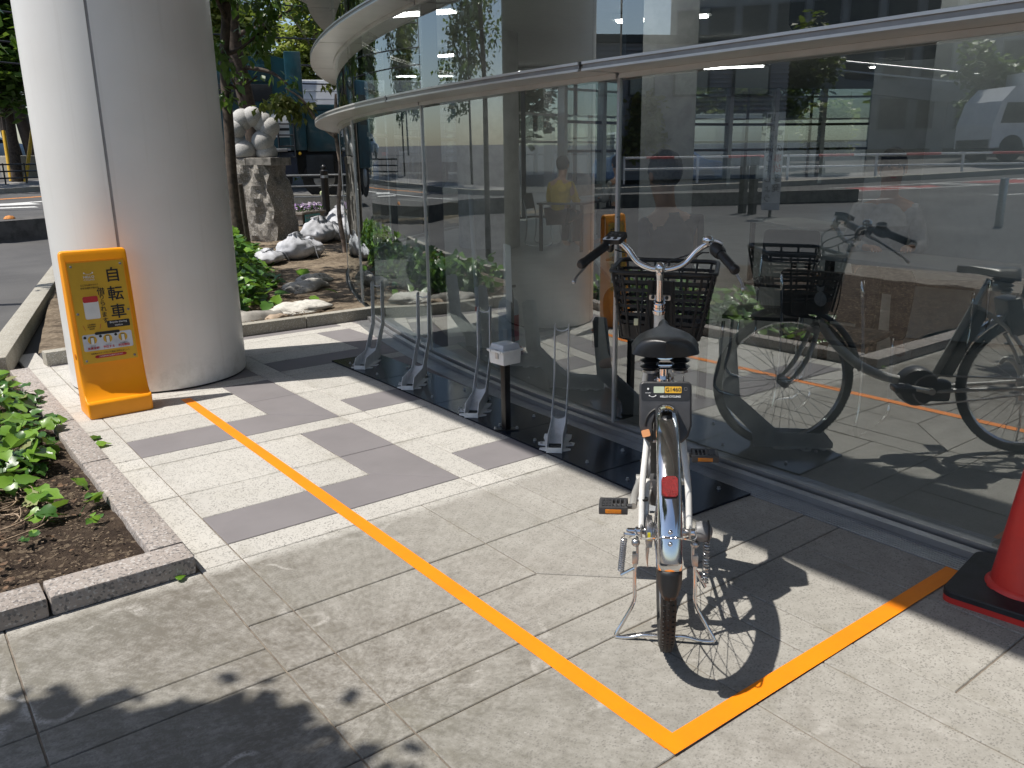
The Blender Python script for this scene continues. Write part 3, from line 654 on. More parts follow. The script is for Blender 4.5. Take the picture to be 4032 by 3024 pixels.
    MB().box((8.2, 3.6, 2.95), (1.6, 1.6, 0.5), radians(30)).build('beam', M_intdark, BLD)
    # far side glazing: sill wall, white posts, transoms
    def farpt(a, r=GR - .2): return (GC[0] - r * cos(a), GC[1] + r * sin(a))
    A0, A1 = radians(78), radians(190); N = 17
    for i in range(N):
        a, b = A0 + (A1 - A0) * i / N, A0 + (A1 - A0) * (i + 1) / N; p, q = Vector(farpt(a)), Vector(farpt(b)); mid = (p + q) / 2; L = (q - p).length; an = atan2(q.y - p.y, q.x - p.x)
        MB().box((mid.x, mid.y, 0.36), (L, .14, .72), an).build('sill_wall', M_conc, BLD)
        MB().box((p.x, p.y, 1.9), (.12, .22, 2.7), an).build('window_post', M_mulll, BLD)
        for z in (1.55, 2.25): MB().box((mid.x, mid.y, z), (L - .12, .08, .07), an).build('transom', M_mull, BLD)
        MB().quad((p.x, p.y, .72), (q.x, q.y, .72), (q.x, q.y, 3.25), (p.x, p.y, 3.25)).build('far_pane', M_glass, BLD)
building()
def lamps():
    # fluorescent ceiling lamps, lit in the photograph
    t = NT('lamp_tube'); e = t.n('Emission'); e.inputs[0].default_value = (1, .97, .92, 1); e.inputs[1].default_value = 14.0; t.l(e.outputs[0], t.out.inputs[0]); m = t.m
    for x, y in ((5, 4.5), (5, 8), (8, 6.5), (8, 11), (11, 8), (11, 12.5), (14, 10), (14, 5), (5, 1), (7.5, 1.5), (17, 8), (7, -1.5)):
        l = MB().box((x, y, 3.20), (.30, 1.3, .06), radians(35)).build('ceiling_lamp', M_whitewall, BLD)
        for s in (-1, 1): MB().box((x + .07 * s * cos(radians(35)), y + .07 * s * sin(radians(35)), 3.16), (.05, 1.2, .02), radians(35)).build('lamp_tube', m, l)
lamps()

def grating():
    t = MB(); segs = 60; s_a, s_b = -3.2, 3.96
    o = band(s_a, s_b, 0.062, 0.178, -0.03, -0.012, M_black, 'drain_grating', None)
    tag(o, 'slotted metal drain channel along the foot of the glass wall', 'drain', None)
    for k in range(7):
        a = 0.066 + k * 0.0162; band(s_a, s_b, a, a + 0.0112, -0.012, 0.0035, M_alu_dark, 'slat', o)
grating()

# ------------------------------------------------------------------ white column
def column():
    t = thing('white_column', 'tall round white column standing behind the orange sign', 'column', (0.565, 4.13, 0))
    a_s = radians(-119.2); g = 0.008
    MB().lathe([(.553, .012), (.555, .02), (.555, 5.0)], 96, a0=a_s + g / .555, a1=a_s + 2 * pi - g / .555).build('casing', M_column, t, auto=30)
    MB().box((0.549 * cos(a_s), 0.549 * sin(a_s), 2.5), (.006, .03, 5.0), a_s).build('seam', M_seam, t)
    MB().lathe([(.548, 0), (.548, .02)], 64).build('base_gap', M_ink, t)
column()
# ------------------------------------------------------------------ shared bicycle
def bicycle():
    t = thing('bicycle', 'white shared city bicycle with black front basket, parked with its front wheel in a rack', 'bicycle', (0.817, -0.234, 0), radians(44))
    t.rotation_euler = (radians(-1.3), 0, radians(44))
    R = 0.335
    HUB, FH = Vector((0, 0, R)), Vector((1.13, 0, R))
    A0, A1 = Vector((1.083, 0, R)), Vector((0.86, 0, 0.985)); AX = (A1 - A0).normalized()
    SM = Matrix.Translation(A1) @ Matrix.Rotation(radians(-7), 4, AX) @ Matrix.Translation(-A1)   # bars turned a little to the right
    def fin(mb, name, m, parent=t, steer=False, auto=40):
        if steer: mb.v = [tuple(SM @ Vector(p)) for p in mb.v]
        return mb.build(name, m, parent, auto=auto)
    # --- wheels
    def wheel(name, c, steer, ):
        c = Vector(c); rim = MB()
        prof = []
        pr = [(R - .040, -.012), (R - .046, -.008), (R - .050, 0), (R - .046, .008), (R - .040, .012), (R - .030, .0125), (R - .030, -.0125), (R - .040, -.012)]
        rim.lathe(pr, 64, c, 'y', cap=False); w = fin(rim, name, M_chrome, steer=steer)
        ty = MB(); pts = [(R - .022 + .022 * cos(a), .0208 * sin(a)) for a in [2 * pi * k / 14 for k in range(15)]]
        ty.lathe(pts, 72, c, 'y', cap=False)
        for k in range(110):                      # tread blocks
            a = 2 * pi * k / 110
            for y, dw in ((.0115, .007), (-.0115, .007), (.0, .005)):
                aa = a + (0 if y else pi / 110); rr = R - .0005 if y == 0 else R - .0035
                p = c + Vector((rr * cos(aa), y, rr * sin(aa)))
                ty.box(p, (.0035, dw, .011), ry=-aa)
        fin(ty, 'tyre', M_rubber, w, steer)
        sp = MB()
        for k in range(36):
            a = 2 * pi * k / 36; s = 1 if k % 2 else -1; b = a + (0.95 if k % 4 < 2 else -0.95)
            sp.tube([c + Vector((.022 * cos(b), .032 * s, .022 * sin(b))), c + Vector(((R - .044) * cos(a), .004 * s, (R - .044) * sin(a)))], .0011, 5)
        fin(sp, 'spokes', M_steel, w, steer)
        h = MB().lathe([(.005, -.07), (.012, -.06), (.012, -.04), (.026, -.036), (.026, -.030), (.016, -.022), (.016, .022), (.026, .030), (.026, .036), (.012, .04), (.012, .06), (.005, .07)], 20, c, 'y')
        fin(h, 'hub', M_steel, w, steer); return w
    wheel('rear_wheel', HUB, False); fw = wheel('front_wheel', FH, True)
    # --- chrome mudguards
    def guard(name, c, a0, a1, m, steer, rad=.364):
        g = MB(); n = 44; cs = [(-.0295, -.016), (-.028, -.004), (-.0215, .003), (-.011, .0065), (0, .0075), (.011, .0065), (.0215, .003), (.028, -.004), (.0295, -.016)]
        for i in range(n + 1):
            a = a0 + (a1 - a0) * i / n
            for (y, dr) in cs:
                r = rad + dr; g.v.append((c[0] + r * cos(a), y, c[2] + r * sin(a)))
        k = len(cs)
        for i in range(n):
            for j in range(k - 1): g.f.append((i * k + j, i * k + j + 1, (i + 1) * k + j + 1, (i + 1) * k + j)); g.mi.append(0)
        o = g.build(name, m, t, smooth=True) if not steer else fin(g, name, m, steer=True, auto=60)
        md = o.modifiers.new('thick', 'SOLIDIFY'); md.thickness = .0015; return o
    rg = guard('rear_mudguard', HUB, radians(170), radians(38), M_chrome, False)
    guard('front_mudguard', FH, radians(172), radians(62), M_black, True)
    fl = MB(); fl.v = []; n = 6
    for i in range(n + 1):
        a = radians(170 + 12 * i / n); wv = .031 * (1 - .35 * (i / n) ** 3)
        for y, dr in ((-wv, -.013), (-wv * .6, .005), (0, .009), (wv * .6, .005), (wv, -.013)): fl.v.append(((.364 + dr) * cos(a), y, R + (.364 + dr) * sin(a)))
    for i in range(n):
        for j in range(4): fl.f.append((i * 5 + j, i * 5 + j + 1, i * 5 + j + 6, i * 5 + j + 5)); fl.mi.append(0)
    o = fl.build('mud_flap', M_black, rg, smooth=True); md = o.modifiers.new('thick', 'SOLIDIFY'); md.thickness = .002
    # reflector on the guard
    a = radians(138); p = Vector((.378 * cos(a), 0, R + .378 * sin(a))); tang = Vector((-sin(a), 0, cos(a)))
    rf = MB(); fr = (p, Vector((0, 1, 0)), tang)
    rf.slab(rrect(-.020, -.027, .020, .027, .010), fr, .014); fin(rf, 'rear_reflector', M_lens, auto=30)
    rb = MB(); rb.slab(rrect(-.021, -.028, .021, .028, .011), (p - Vector((cos(a), 0, sin(a))) * .006, Vector((0, 1, 0)), tang), .008); fin(rb, 'reflector_mount', M_black)
    st = MB(); b = radians(157); q = Vector((.378 * cos(b), 0, R + .378 * sin(b)))
    st.tube(bez([(0, .082, R), (-.12, .080, R + .045), (-.26, .062, R + .10), (q.x - .002, .025, q.z), (q.x - .004, 0, q.z), (q.x - .002, -.025, q.z), (-.26, -.062, R + .10), (-.12, -.080, R + .045), (0, -.082, R)], 8), .0026, 8)
    for k in (-1, 1): st.ball((q.x - .004, 0, q.z + .016 * k), .006, 10, 6)
    fin(st, 'guard_stay', M_chrome)
    # --- frame
    f = MB(); f.tube([(.998, 0, .585), (.915, 0, .815)], .020, 16); fin(f, 'head_tube', M_bikewhite)
    f = MB(); f.tube(bez([(.985, 0, .63), (.90, 0, .52), (.78, 0, .415), (.64, 0, .355), (.50, 0, .335)], 8), [.023] * 33, 16); fin(f, 'down_tube', M_bikewhite)
    f = MB(); f.tube([(.465, 0, .30), (.285, 0, .725)], .0175, 16); fin(f, 'seat_tube', M_bikewhite)
    f = MB(); f.tube([(.30, 0, .69), (.243, 0, .825)], .0137, 16); fin(f, 'seat_post', M_chrome)
    f = MB(); f.tube([(.292, 0, .708), (.283, 0, .73)], .022, 16); f.tube([(.285, -.03, .72), (.285, .03, .72)], .006, 8); fin(f, 'seat_clamp', M_chrome)
    for s in (1, -1):
        f = MB(); f.tube(bez([(0, .068 * s, R + .01), (.05, .066 * s, .45), (.12, .054 * s, .56), (.20, .046 * s, .64), (.285, .018 * s, .70)], 6), .0095, 12); fin(f, 'seat_stay', M_bikewhite)
        f = MB(); f.tube(bez([(0, .066 * s, R), (.12, .062 * s, .325), (.28, .050 * s, .315), (.44, .034 * s, .30)], 6), .010, 12); fin(f, 'chain_stay', M_bikewhite)
        f = MB(); f.box((.0, .069 * s, R + .004), (.05, .006, .04), ch=.002); fin(f, 'dropout', M_steel)
        f = MB(); f.lathe([(.012, .07), (.012, .084), (.008, .088), (.008, .108), (.0045, .112)], 12, (0, 0, R), 'y'); 
        if s < 0: f.v = [(x, -y, z) for x, y, z in f.v]
        fin(f, 'axle_nut', M_chrome)
    f = MB(); f.tube(bez([(.02, .058, .345), (.045, .056, .40), (.075, .054, .435), (.11, .050, .445), (.13, .045, .42)], 6), .0105, 12); fin(f, 'brake_torque_arm', M_bikewhite)
    for z in (.42, .515):
        k = MB(); k.lathe([(.0125, -.003), (.0125, .003)], 14, ((z - .36) * .7 - .006, .0605, z)); fin(k, 'cable_tie', M_black)
    # fork and front
    for s in (1, -1):
        f = MB(); f.tube(bez([(1.005, .045 * s, .575), (1.035, .056 * s, .48), (1.075, .056 * s, .40), (1.13, .055 * s, R)], 6), [.012] * 13 + [.011, .010, .0095, .009, .0085, .008], 12); fin(f, 'fork_leg', M_bikewhite, steer=True)
    f = MB(); f.box((1.005, 0, .585), (.03, .10, .03), ry=radians(-19), ch=.006); fin(f, 'fork_crown', M_bikewhite, steer=True)
    f = MB()
    for d, r in ((0, .026), (.008, .028), (.014, .022), (.020, .024), (.028, .022), (.034, .023), (.040, .018)): 
        c = Vector((.915, 0, .815)) + AX * d; f.tube([c, c + AX * .007], r, 20)
    fin(f, 'headset', M_chrome, steer=True)
    f = MB(); f.tube([Vector((.915, 0, .815)) + AX * .03, A1 - AX * .01], .0125, 16); fin(f, 'stem', M_chrome, steer=True)
    f = MB(); f.tube([Vector((.915, 0, .815)) + AX * .036, Vector((.915, 0, .815)) + AX * .05], .0155, 16); fin(f, 'stem_ring', M_black, steer=True)
    f = MB(); f.ball(A1 + AX * .004, .021, 16, 10, (1.0, .95, 1.15)); f.tube([A1 - AX * .04, A1], [.0135, .018], 16); f.tube([A1 + Vector((-.02, 0, -.012)), A1 + Vector((-.026, 0, -.014))], .007, 6); fin(f, 'stem_clamp', M_chrome, steer=True)
    bar = []
    for s in (1, -1):
        side = bez([A1 + Vector((0, .0, 0)), A1 + Vector((.004, .035 * s, .002)), A1 + Vector((.018, .085 * s, .022)), A1 + Vector((.034, .125 * s, .066)), A1 + Vector((.030, .158 * s, .090)), A1 + Vector((-.005, .186 * s, .092)), A1 + Vector((-.15, .265 * s, .030))], 7)
        bar.append(side)
    f = MB(); f.tube(list(reversed(bar[1])) + bar[0][1:], .0111, 16); fin(f, 'handlebar', M_chrome, steer=True)
    for s in (1, -1):
        a, b = A1 + Vector((-.030, .200 * s, .082)), A1 + Vector((-.163, .272 * s, .024)); d = (b - a).normalized()
        if s < 0: a = a + d * .035
        f = MB(); L = (b - a).length
        rr = [.0155 if k % 2 else .0168 for k in range(13)] + [.018, .018, .012]
        f.tube([a + d * L * k / 15 for k in range(16)], rr, 14); fin(f, 'grip', M_black, steer=True)
        g0 = A1 + Vector((.008, .186 * s, .078))
        f = MB(); f.tube(bez([g0, g0 + Vector((.016, .022 * s, -.016)), g0 + Vector((-.02, .056 * s, -.038)), g0 + Vector((-.105, .105 * s, -.098)), g0 + Vector((-.128, .112 * s, -.118))], 6), [.008] * 6 + [.0065] * 6 + [.005] * 10 + [.0075] * 3, 10)
        f.ball(g0 + Vector((-.130, .113 * s, -.119)), .0085, 10, 6); fin(f, 'brake_lever', M_steel, steer=True)
        f = MB(); f.tube([g0 + Vector((-.008, 0, .012)), g0 + Vector((.012, .006 * s, -.014))], .014, 12); fin(f, 'lever_bracket', M_black, steer=True)
    # control unit on the left grip
    c = A1 + Vector((-.018, .168, .112)); EX = Vector((-.35, -.93, .02)).normalized(); EY = Vector((.86, -.33, .38)); EY = (EY - EX * EY.dot(EX)).normalized()
    f = MB(); f.slab(rrect(-.036, -.034, .036, .034, .008), (c, EX, EY), .018); du = fin(f, 'control_display', M_black, steer=True)
    N = EX.cross(EY).normalized(); N = N if N.z > 0 else -N
    f = MB(); f.slab(rrect(-.034, -.033, .034, -.012, .004), (c + N * .0085, EX, EY), .003); pw = fin(f, 'button_panel', M_paper, du, steer=True)
    for x in (-.014, .014): f = MB(); f.slab([(x + .0085 * cos(q), -.0225 + .0085 * sin(q)) for q in [k * pi / 8 for k in range(16)]], (c + N * .0105, EX, EY), .003); fin(f, 'button', M_ink, du, steer=True)
    for (x, y, w_, h_) in ((-.02, .02, .010, .004), (-.005, .02, .010, .004), (-.02, .006, .010, .002), (.0, .006, .010, .002), (.018, .008, .008, .006)):
        f = MB(); f.slab([(x - w_ / 2, y - h_ / 2), (x + w_ / 2, y - h_ / 2), (x + w_ / 2, y + h_ / 2), (x - w_ / 2, y + h_ / 2)], (c + N * .0092, EX, EY), .001); fin(f, 'display_segment', M_lgrey, du, steer=True)
    # bell and twist shifter on the right
    c = A1 + Vector((.012, -.165, .108)); f = MB(); f.lathe([(.0, .020), (.012, .018), (.019, .011), (.022, .0), (.020, -.006)], 18, c); fin(f, 'bell', M_chrome, steer=True)
    a = A1 + Vector((-.012, -.190, .089)); d = Vector((-.133, -.072, -.058)).normalized()
    f = MB(); f.tube([a, a + d * .02, a + d * .045, a + d * .06], [.020, .026, .024, .019], 18); sh = fin(f, 'twist_shifter', M_black, steer=True)
    f = MB(); cc = a + d * .022 + Vector((-.004, -.004, .026)); f.slab([(.024 * cos(q), .016 * sin(q)) for q in [k * pi / 10 for k in range(20)]], (cc, Vector((.86, .5, .0)), Vector((-.3, .5, .35)).normalized()), .006); fin(f, 'shifter_ring', M_paper, sh, steer=True)
    f = MB(); f.slab([(.019 * cos(q), .012 * sin(q)) for q in [k * pi / 10 for k in range(20)]], (cc + Vector((0, 0, .0025)), Vector((.86, .5, .0)), Vector((-.3, .5, .35)).normalized()), .006); fin(f, 'shifter_window', M_ink, sh, steer=True)
    # cables
    for P in ([(.875, .17, 1.05), (.96, .11, 1.02), (.985, .02, .96), (.965, -.03, .88), (.955, -.02, .78)], [(.88, -.17, 1.05), (.98, -.10, 1.03), (1.0, .02, .97), (.965, .05, .86), (.95, .03, .70)],
              [(.88, -.15, 1.05), (.965, -.06, .985), (.975, .05, .95), (.945, .07, .83), (.93, .07, .68)], [(.95, -.06, .99), (.93, -.085, .86), (.93, -.075, .72), (.945, -.03, .6)]):
        f = MB(); f.tube(bez(P, 7), .0028, 7); fin(f, 'cable', M_black, steer=True)
    f = MB(); f.box((.905, .085, .775), (.010, .016, .026), ch=.002); fin(f, 'cable_plug', mat('cream_plastic', (.68, .65, .42), .5), steer=True)
    f = MB(); f.tube([(.905, .085, .765), (.91, .078, .735), (.925, .05, .67)], .0032, 7); fin(f, 'cable', M_black, steer=True)
    # --- basket: rim, ribs, posts, back panel
    def ring(z, n=40):
        k = (z - .695) / (.955 - .695); w = .155 + (.200 - .155) * k; x0 = .985 - .030 * k; x1 = 1.235 + .055 * k
        return [Vector((p[0], p[1], z + (.012 * smst(p[0], x0, x1) if k > .5 else 0))) for p in rrect(x0, -w, x1, w, .05, 6)]
    f = MB(); f.tube(ring(.955), .0095, 10, closed=True); bk = fin(f, 'basket_rim', M_basket, steer=True)
    f = MB()
    for z in (.920, .888, .856, .824, .792, .760): 
        P = ring(z); m = len(P)
        for i in range(m):
            a, b = P[i], P[(i + 1) % m]; f.add([a + Vector((0, 0, .0065)), a - Vector((0, 0, .0065)), b - Vector((0, 0, .0065)), b + Vector((0, 0, .0065))], [(0, 1, 2, 3)])
    o = fin(f, 'basket_ribs', M_basket, steer=True); md = o.modifiers.new('thick', 'SOLIDIFY'); md.thickness = .005
    f = MB(); top, bot = ring(.955), ring(.70); m = len(top)
    def pt(P, s):
        s = s % 1.0 * len(P); i = int(s); return P[i % len(P)].lerp(P[(i + 1) % len(P)], s - i)
    for (ya, xa) in [(y, 0) for y in (-.5, -.78, .5, .78, -.97, .97)] + [(y, 1) for y in (-.9, -.6, -.3, 0, .3, .6, .9)]:
        k = 1; T = Vector((.955 if xa == 0 else 1.29, ya * .195, .955 + .012 * xa)); Bq = Vector((.985 if xa == 0 else 1.235, ya * .152, .70))
        f.tube([T, Bq], .0055, 6)
    for y in (-1, 1):
        for q in (.25, .5, .75): f.tube([(.955 + .335 * q, .200 * y, .957), (.985 + .25 * q, .155 * y, .70)], .0055, 6)
    fin(f, 'basket_posts', M_basket, steer=True)
    f = MB(); P = [(p.x, p.y) for p in ring(.70)]; f.prism(P, .690, .700); P2 = [(p.x, p.y) for p in ring(.735)]
    m = len(P); 
    for i in range(m): a, b, c2, d2 = bot[i], bot[(i + 1) % m], ring(.748)[(i + 1) % m], ring(.748)[i]; f.add([a, b, c2, d2], [(0, 1, 2, 3)])
    o = fin(f, 'basket_base', M_basket, steer=True)
    f = MB(); fr = (Vector((.970, 0, .825)), Vector((0, 1, 0)), Vector((-.115, 0, 1)).normalized())
    f.slab([(-.062, -.12), (.062, -.12), (.05, .105), (-.05, .105)], fr, .010)
    for y in (-.045, .045): f.slab([(y - .006, -.12), (y + .006, -.12), (y * .8 + .006, .105), (y * .8 - .006, .105)], (fr[0] - Vector((.008, 0, 0)), fr[1], fr[2]), .012)
    fin(f, 'basket_back_panel', M_basket, steer=True)
    f = MB(); f.slab(rrect(-.040, -.011, .040, .011, .006), (Vector((.915, 0, .872)), Vector((0, 1, 0)), AX), .008)
    br = fin(f, 'basket_bracket', M_steel, steer=True)
    for y in (-.026, .026): f = MB(); f.ball((.908, y, .872), .007, 10, 6); fin(f, 'bracket_bolt', M_black, br, steer=True)
    # --- saddle
    f = MB(); NS = 22; secs = []
    for i in range(NS + 1):
        u = i / NS; x = .125 + .262 * u
        w = .098 * (1 - smst(u, .38, .80)) + .021 * smst(u, .30, .75); w *= (min(1, (u / .10)) ** .5 if u < .10 else 1) * (1 - smst(u, .93, 1.06) * .6)
        zc = .876 + .008 * u - .006 * (1 - smst(u, 0, .12)); sec = []
        for k in range(17):
            a = -1 + 2 * k / 16; y = w * a; dro = .006 * abs(a) ** 2 + (.024 + .012 * (1 - smst(u, .1, .5))) * abs(a) ** 4.5 * (1 - .4 * smst(u, .4, .9)) + .006 * abs(a) ** 9
            sec.append((x - .012 * (1 - abs(a) ** 2) * (1 - smst(u, 0, .3)), y, zc - dro + .004 * (1 - a * a)))
        secs.append(sec)
    f.v = [p for s_ in secs for p in s_]
    for i in range(NS):
        for k in range(16): f.f.append((i * 17 + k, i * 17 + k + 1, (i + 1) * 17 + k + 1, (i + 1) * 17 + k)); f.mi.append(0)
    o = fin(f, 'saddle', M_saddle, auto=60); md = o.modifiers.new('thick', 'SOLIDIFY'); md.thickness = .009; md.offset = -1
    f = MB(); f.slab([(.085 * sin(q) * (1 if abs(sin(q)) < .99 else 1), -.022 + .02 * cos(q) * (1 if cos(q) > 0 else .3)) for q in [k * 2 * pi / 24 for k in range(24)]], (Vector((.20, 0, .835)), Vector((0, 1, 0)), Vector((1, 0, 0))), .008); fin(f, 'saddle_base', M_black)
    for s in (1, -1):
        f = MB(); prof = []
        for k in range(13): prof.append((.023 + .0075 * sin(k * pi / 2 - pi / 2 + .3), .775 + .056 * k / 12))
        f.lathe([(0, .772), (.022, .773)] + prof + [(.02, .833)], 22, (.185, .043 * s, 0)); fin(f, 'saddle_spring', M_saddle, auto=70)
        f = MB(); f.lathe([(.020, .766), (.024, .768), (.024, .775)], 18, (.185, .043 * s, 0)); fin(f, 'spring_cup', M_steel)
    f = MB(); f.box((.212, 0, .795), (.05, .05, .03), ch=.006); f.tube([(.19, -.02, .785), (.19, .02, .785)], .012, 10); fin(f, 'saddle_clamp', M_chrome)
    for s in (1, -1): f = MB(); f.tube([(.135, .052 * s, .768), (.205, .050 * s, .60)], .0022, 6); fin(f, 'cable', M_steel)
    # --- battery and lock unit
    f = MB(); f.slab([(-.045, 0), (.0, .0), (.0, .34), (-.045, .33)], (Vector((.418, 0, .375)), Vector((1, 0, .12)).normalized(), Vector((-.39, 0, .92)).normalized()), .075); fin(f, 'battery', M_dgrey)
    f = MB()
    for k in range(7): f.slab([(-.038, .03 + k * .03), (-.010, .03 + k * .03), (-.010, .045 + k * .03), (-.038, .045 + k * .03)], (Vector((.418, .0385, .375)), Vector((1, 0, .12)).normalized(), Vector((-.39, 0, .92)).normalized()), .0012)
    fin(f, 'battery_label', M_lgrey)
    o0 = Vector((.108, 0, .572)); EY = Vector((0, -1, 0)); EZ = Vector((.28, 0, .96)).normalized(); NB = EY.cross(EZ).normalized(); NB = NB if NB.x < 0 else -NB
    hw = .0755
    poly = [(-.034, 0), (-.034, .055), (-.026, .083), (0, .092), (.026, .083), (.034, .055), (.034, 0), (.046, -.002), (.066, .018), (hw, .05), (hw, .165)] + [(hw - .014 + .014 * cos(q), .165 + .014 * sin(q)) for q in (0.4, .8, 1.2, 1.57)] + [(-hw + .014 + .014 * cos(q), .165 + .014 * sin(q)) for q in (1.57, 1.95, 2.35, 2.75)] + [(-hw, .165), (-hw, .05), (-.066, .018), (-.046, -.002)]
    f = MB(); f.slab(poly, (o0, EY, EZ), .062); lk = f.build('lock_unit', M_dgrey, t, auto=30)
    md = lk.modifiers.new('round', 'BEVEL'); md.width = .006; md.segments = 2; md.limit_method = 'ANGLE'
    F = o0 + NB * .0312
    def plate(name, p, m, dz=0.0, parent=lk): return MB().slab(p, (F + NB * dz, EY, EZ), .0012).build(name, m, parent)
    plate('front_panel', rrect(-.070, .122, .070, .174, .008), M_black)
    plate('number_plate', rrect(-.002, .145, .046, .164, .002), M_yellow, .0009)
    plate('code_plate', rrect(-.034, .145, -.0035, .164, .002), mat('pale_green_label', (.50, .56, .42), .5), .0009)
    def frame(x, z, d): 
        M = Matrix((EY, EZ, NB)).transposed().to_4x4(); M.translation = F + EY * x + EZ * z + NB * d; return M
    text('number_lettering', 'G1460', .0165, M_ink, lk, frame(.022, .1545, .0020), bold=.0001)
    text('brand_lettering', 'HELLO CYCLING', .0078, M_paper, lk, frame(.014, .1345, .0012), bold=.0002)
    text('return_lettering', 'RETURN', .0042, M_paper, lk, frame(-.050, .145, .0012))
    g = MB(); g.tube([F + EY * x + EZ * z + NB * .0012 for x, z in [(-.046 + .018 * k / 8, .1335 + .0035 * ((k / 8 - .5) * 2) ** 2) for k in range(9)]], .0009, 5)
    for x in (-.046, -.028): g.ball(F + EY * x + EZ * .137 + NB * .0012, .0022, 8, 5)
    g.build('brand_mark', M_paper, lk)
    MB().slab([(-.050 + .0055 * cos(q), .157 + .0055 * sin(q)) for q in [k * pi / 7 for k in range(14)]], (F + NB * .001, EY, EZ), .003).build('return_button', M_ink, lk)
    MB().slab([(-.050 + .003 * cos(q), .157 + .003 * sin(q)) for q in [k * pi / 7 for k in range(14)]], (F + NB * .0028, EY, EZ), .001).build('button_light', M_paper, lk)
    g = MB(); P = rrect(.054, .153, .062, .161, .002); g.tube([F + EY * x + EZ * z + NB * .0012 for x, z in P], .0005, 4, closed=True); g.build('touch_mark', M_lgrey, lk)
    g = MB(); g.tube([F + EY * x + EZ * z + NB * .001 for x, z in [(-.008 + .050 * cos(q), .05 + .052 * sin(q)) for q in [radians(115 + 8 * k) for k in range(9)]]], .0035, 6); g.build('lock_slot', M_ink, lk)
    g = MB(); g.slab(rrect(-.060, .030, -.036, .050, .004), (F + NB * .008, (EY + EZ * .25).normalized(), (EZ - EY * .25).normalized()), .018); g.build('lock_lever', M_peach, lk, auto=30)
    g = MB(); g.tube([o0 + EY * -.036 + EZ * .004 + NB * .012, o0 + EY * .036 + EZ * .004 + NB * .012], .005, 10); g.build('lock_bolt', M_chrome, lk, auto=40)
    # --- cranks, chain, motor
    BBc = Vector((.47, 0, .310)); ca = radians(12)
    f = MB(); f.lathe([(.085, -.045), (.092, -.03), (.092, .03), (.085, .045)], 32, BBc + Vector((.045, 0, .01)), 'y'); f.box(BBc + Vector((-.02, 0, -.01)), (.17, .085, .10), ch=.02); fin(f, 'motor_housing', M_dgrey)
    for s in (1, -1):
        d = Vector((-cos(ca), 0, -sin(ca))) * s; e = BBc + d * .162
        f = MB(); f.tube(bez([BBc + Vector((0, .062 * s, 0)), BBc + d * .03 + Vector((0, .075 * s, 0)), BBc + d * .10 + Vector((0, .090 * s, 0)), e + Vector((0, .094 * s, 0))], 5), [.016] * 5 + [.0125] * 8 + [.013] * 3, 12)
        f.tube([BBc + Vector((0, .05 * s, 0)), BBc + Vector((0, .085 * s, 0))], .017, 14); fin(f, 'crank_arm', mat('silver_crank', (.62, .61, .58), .35, .6))
        p = e + Vector((0, .158 * s, 0))
        f = MB(); f.tube([e + Vector((0, .098 * s, 0)), e + Vector((0, .205 * s, 0))], .009, 10)
        f.box(p + Vector((.036, 0, 0)), (.014, .094, .025), ch=.003); f.box(p + Vector((-.036, 0, 0)), (.014, .094, .025), ch=.003)
        f.box(p + Vector((0, .042 * s, 0)), (.062, .012, .024), ch=.003); f.box(p + Vector((0, -.038 * s, 0)), (.062, .010, .024), ch=.003)
        f.box(p + Vector((0, .018 * s, .002)), (.062, .030, .021))
        for y in (-.022, -.008): f.box(p + Vector((0, y * s, 0)), (.066, .004, .023))
        for i in range(5):
            for j in range(3): f.box(p + Vector((-.026 + .013 * i, (.012 + .010 * j) * s, .0135)), (.007, .007, .004))
        pd = fin(f, 'pedal', M_dgrey)
        for x in (-.0435, .0435): f = MB(); f.box(p + Vector((x, 0, -.001)), (.002, .052, .014), ch=.0007); fin(f, 'pedal_reflector', M_amber, pd)
    ch = MB(); loop = arc((BBc.x, BBc.z), .072, radians(95), radians(-95), 20); loop2 = arc((0, R), .034, radians(265), radians(95), 14)
    pth = [Vector((x, -.048, z)) for x, z, _ in loop] + [Vector((x, -.044, z)) for x, z, _ in loop2]
    L = sum((pth[i] - pth[i - 1]).length for i in range(len(pth))); step = .0127; acc = 0
    for i in range(len(pth)):
        a, b = pth[i], pth[(i + 1) % len(pth)]; d = (b - a); n = max(1, int(d.length / step))
        for k in range(n):
            q = a.lerp(b, (k + .5) / n); ch.box(q, (d.length / n * .86, .0085, .0075), ry=-atan2(d.z, d.x))
    fin(ch, 'chain', M_steel)
    f = MB(); f.lathe([(.036, -.047), (.038, -.044), (.036, -.041)], 24, HUB, 'y'); fin(f, 'sprocket', M_steel)
    f = MB(); f.lathe([(.030, .036), (.046, .038), (.048, .046), (.048, .052), (.044, .055), (.030, .057), (.016, .058)], 30, HUB, 'y'); dr = fin(f, 'drum_brake', M_steel)
    f = MB(); f.box((-.048, .047, R + .006), (.003, .008, .022)); fin(f, 'brake_sticker', mat('yellow_sticker', (.75, .66, .03), .5), dr)
    f = MB(); f.tube([(-.01, .05, R - .045), (-.012, .052, R - .075), (-.01, .05, R - .11)], [.006, .004, .0012], 8); fin(f, 'brake_lever_arm', M_steel)
    f = MB(); f.lathe([(.010, -.085), (.026, -.088), (.030, -.10), (.029, -.118), (.020, -.130), (.006, -.134)], 20, (.0, 0, R + .004), 'y'); fin(f, 'gear_box', M_lgrey)
    f = MB(); f.tube(arc((.0, R + .004), .033, 0, 2 * pi, 20)[:-1] and [Vector((.0 + .032 * cos(q), -.122, R + .004 + .032 * sin(q))) for q in [k * pi / 8 for k in range(12)]], .0022, 6); fin(f, 'gear_guard', M_black)
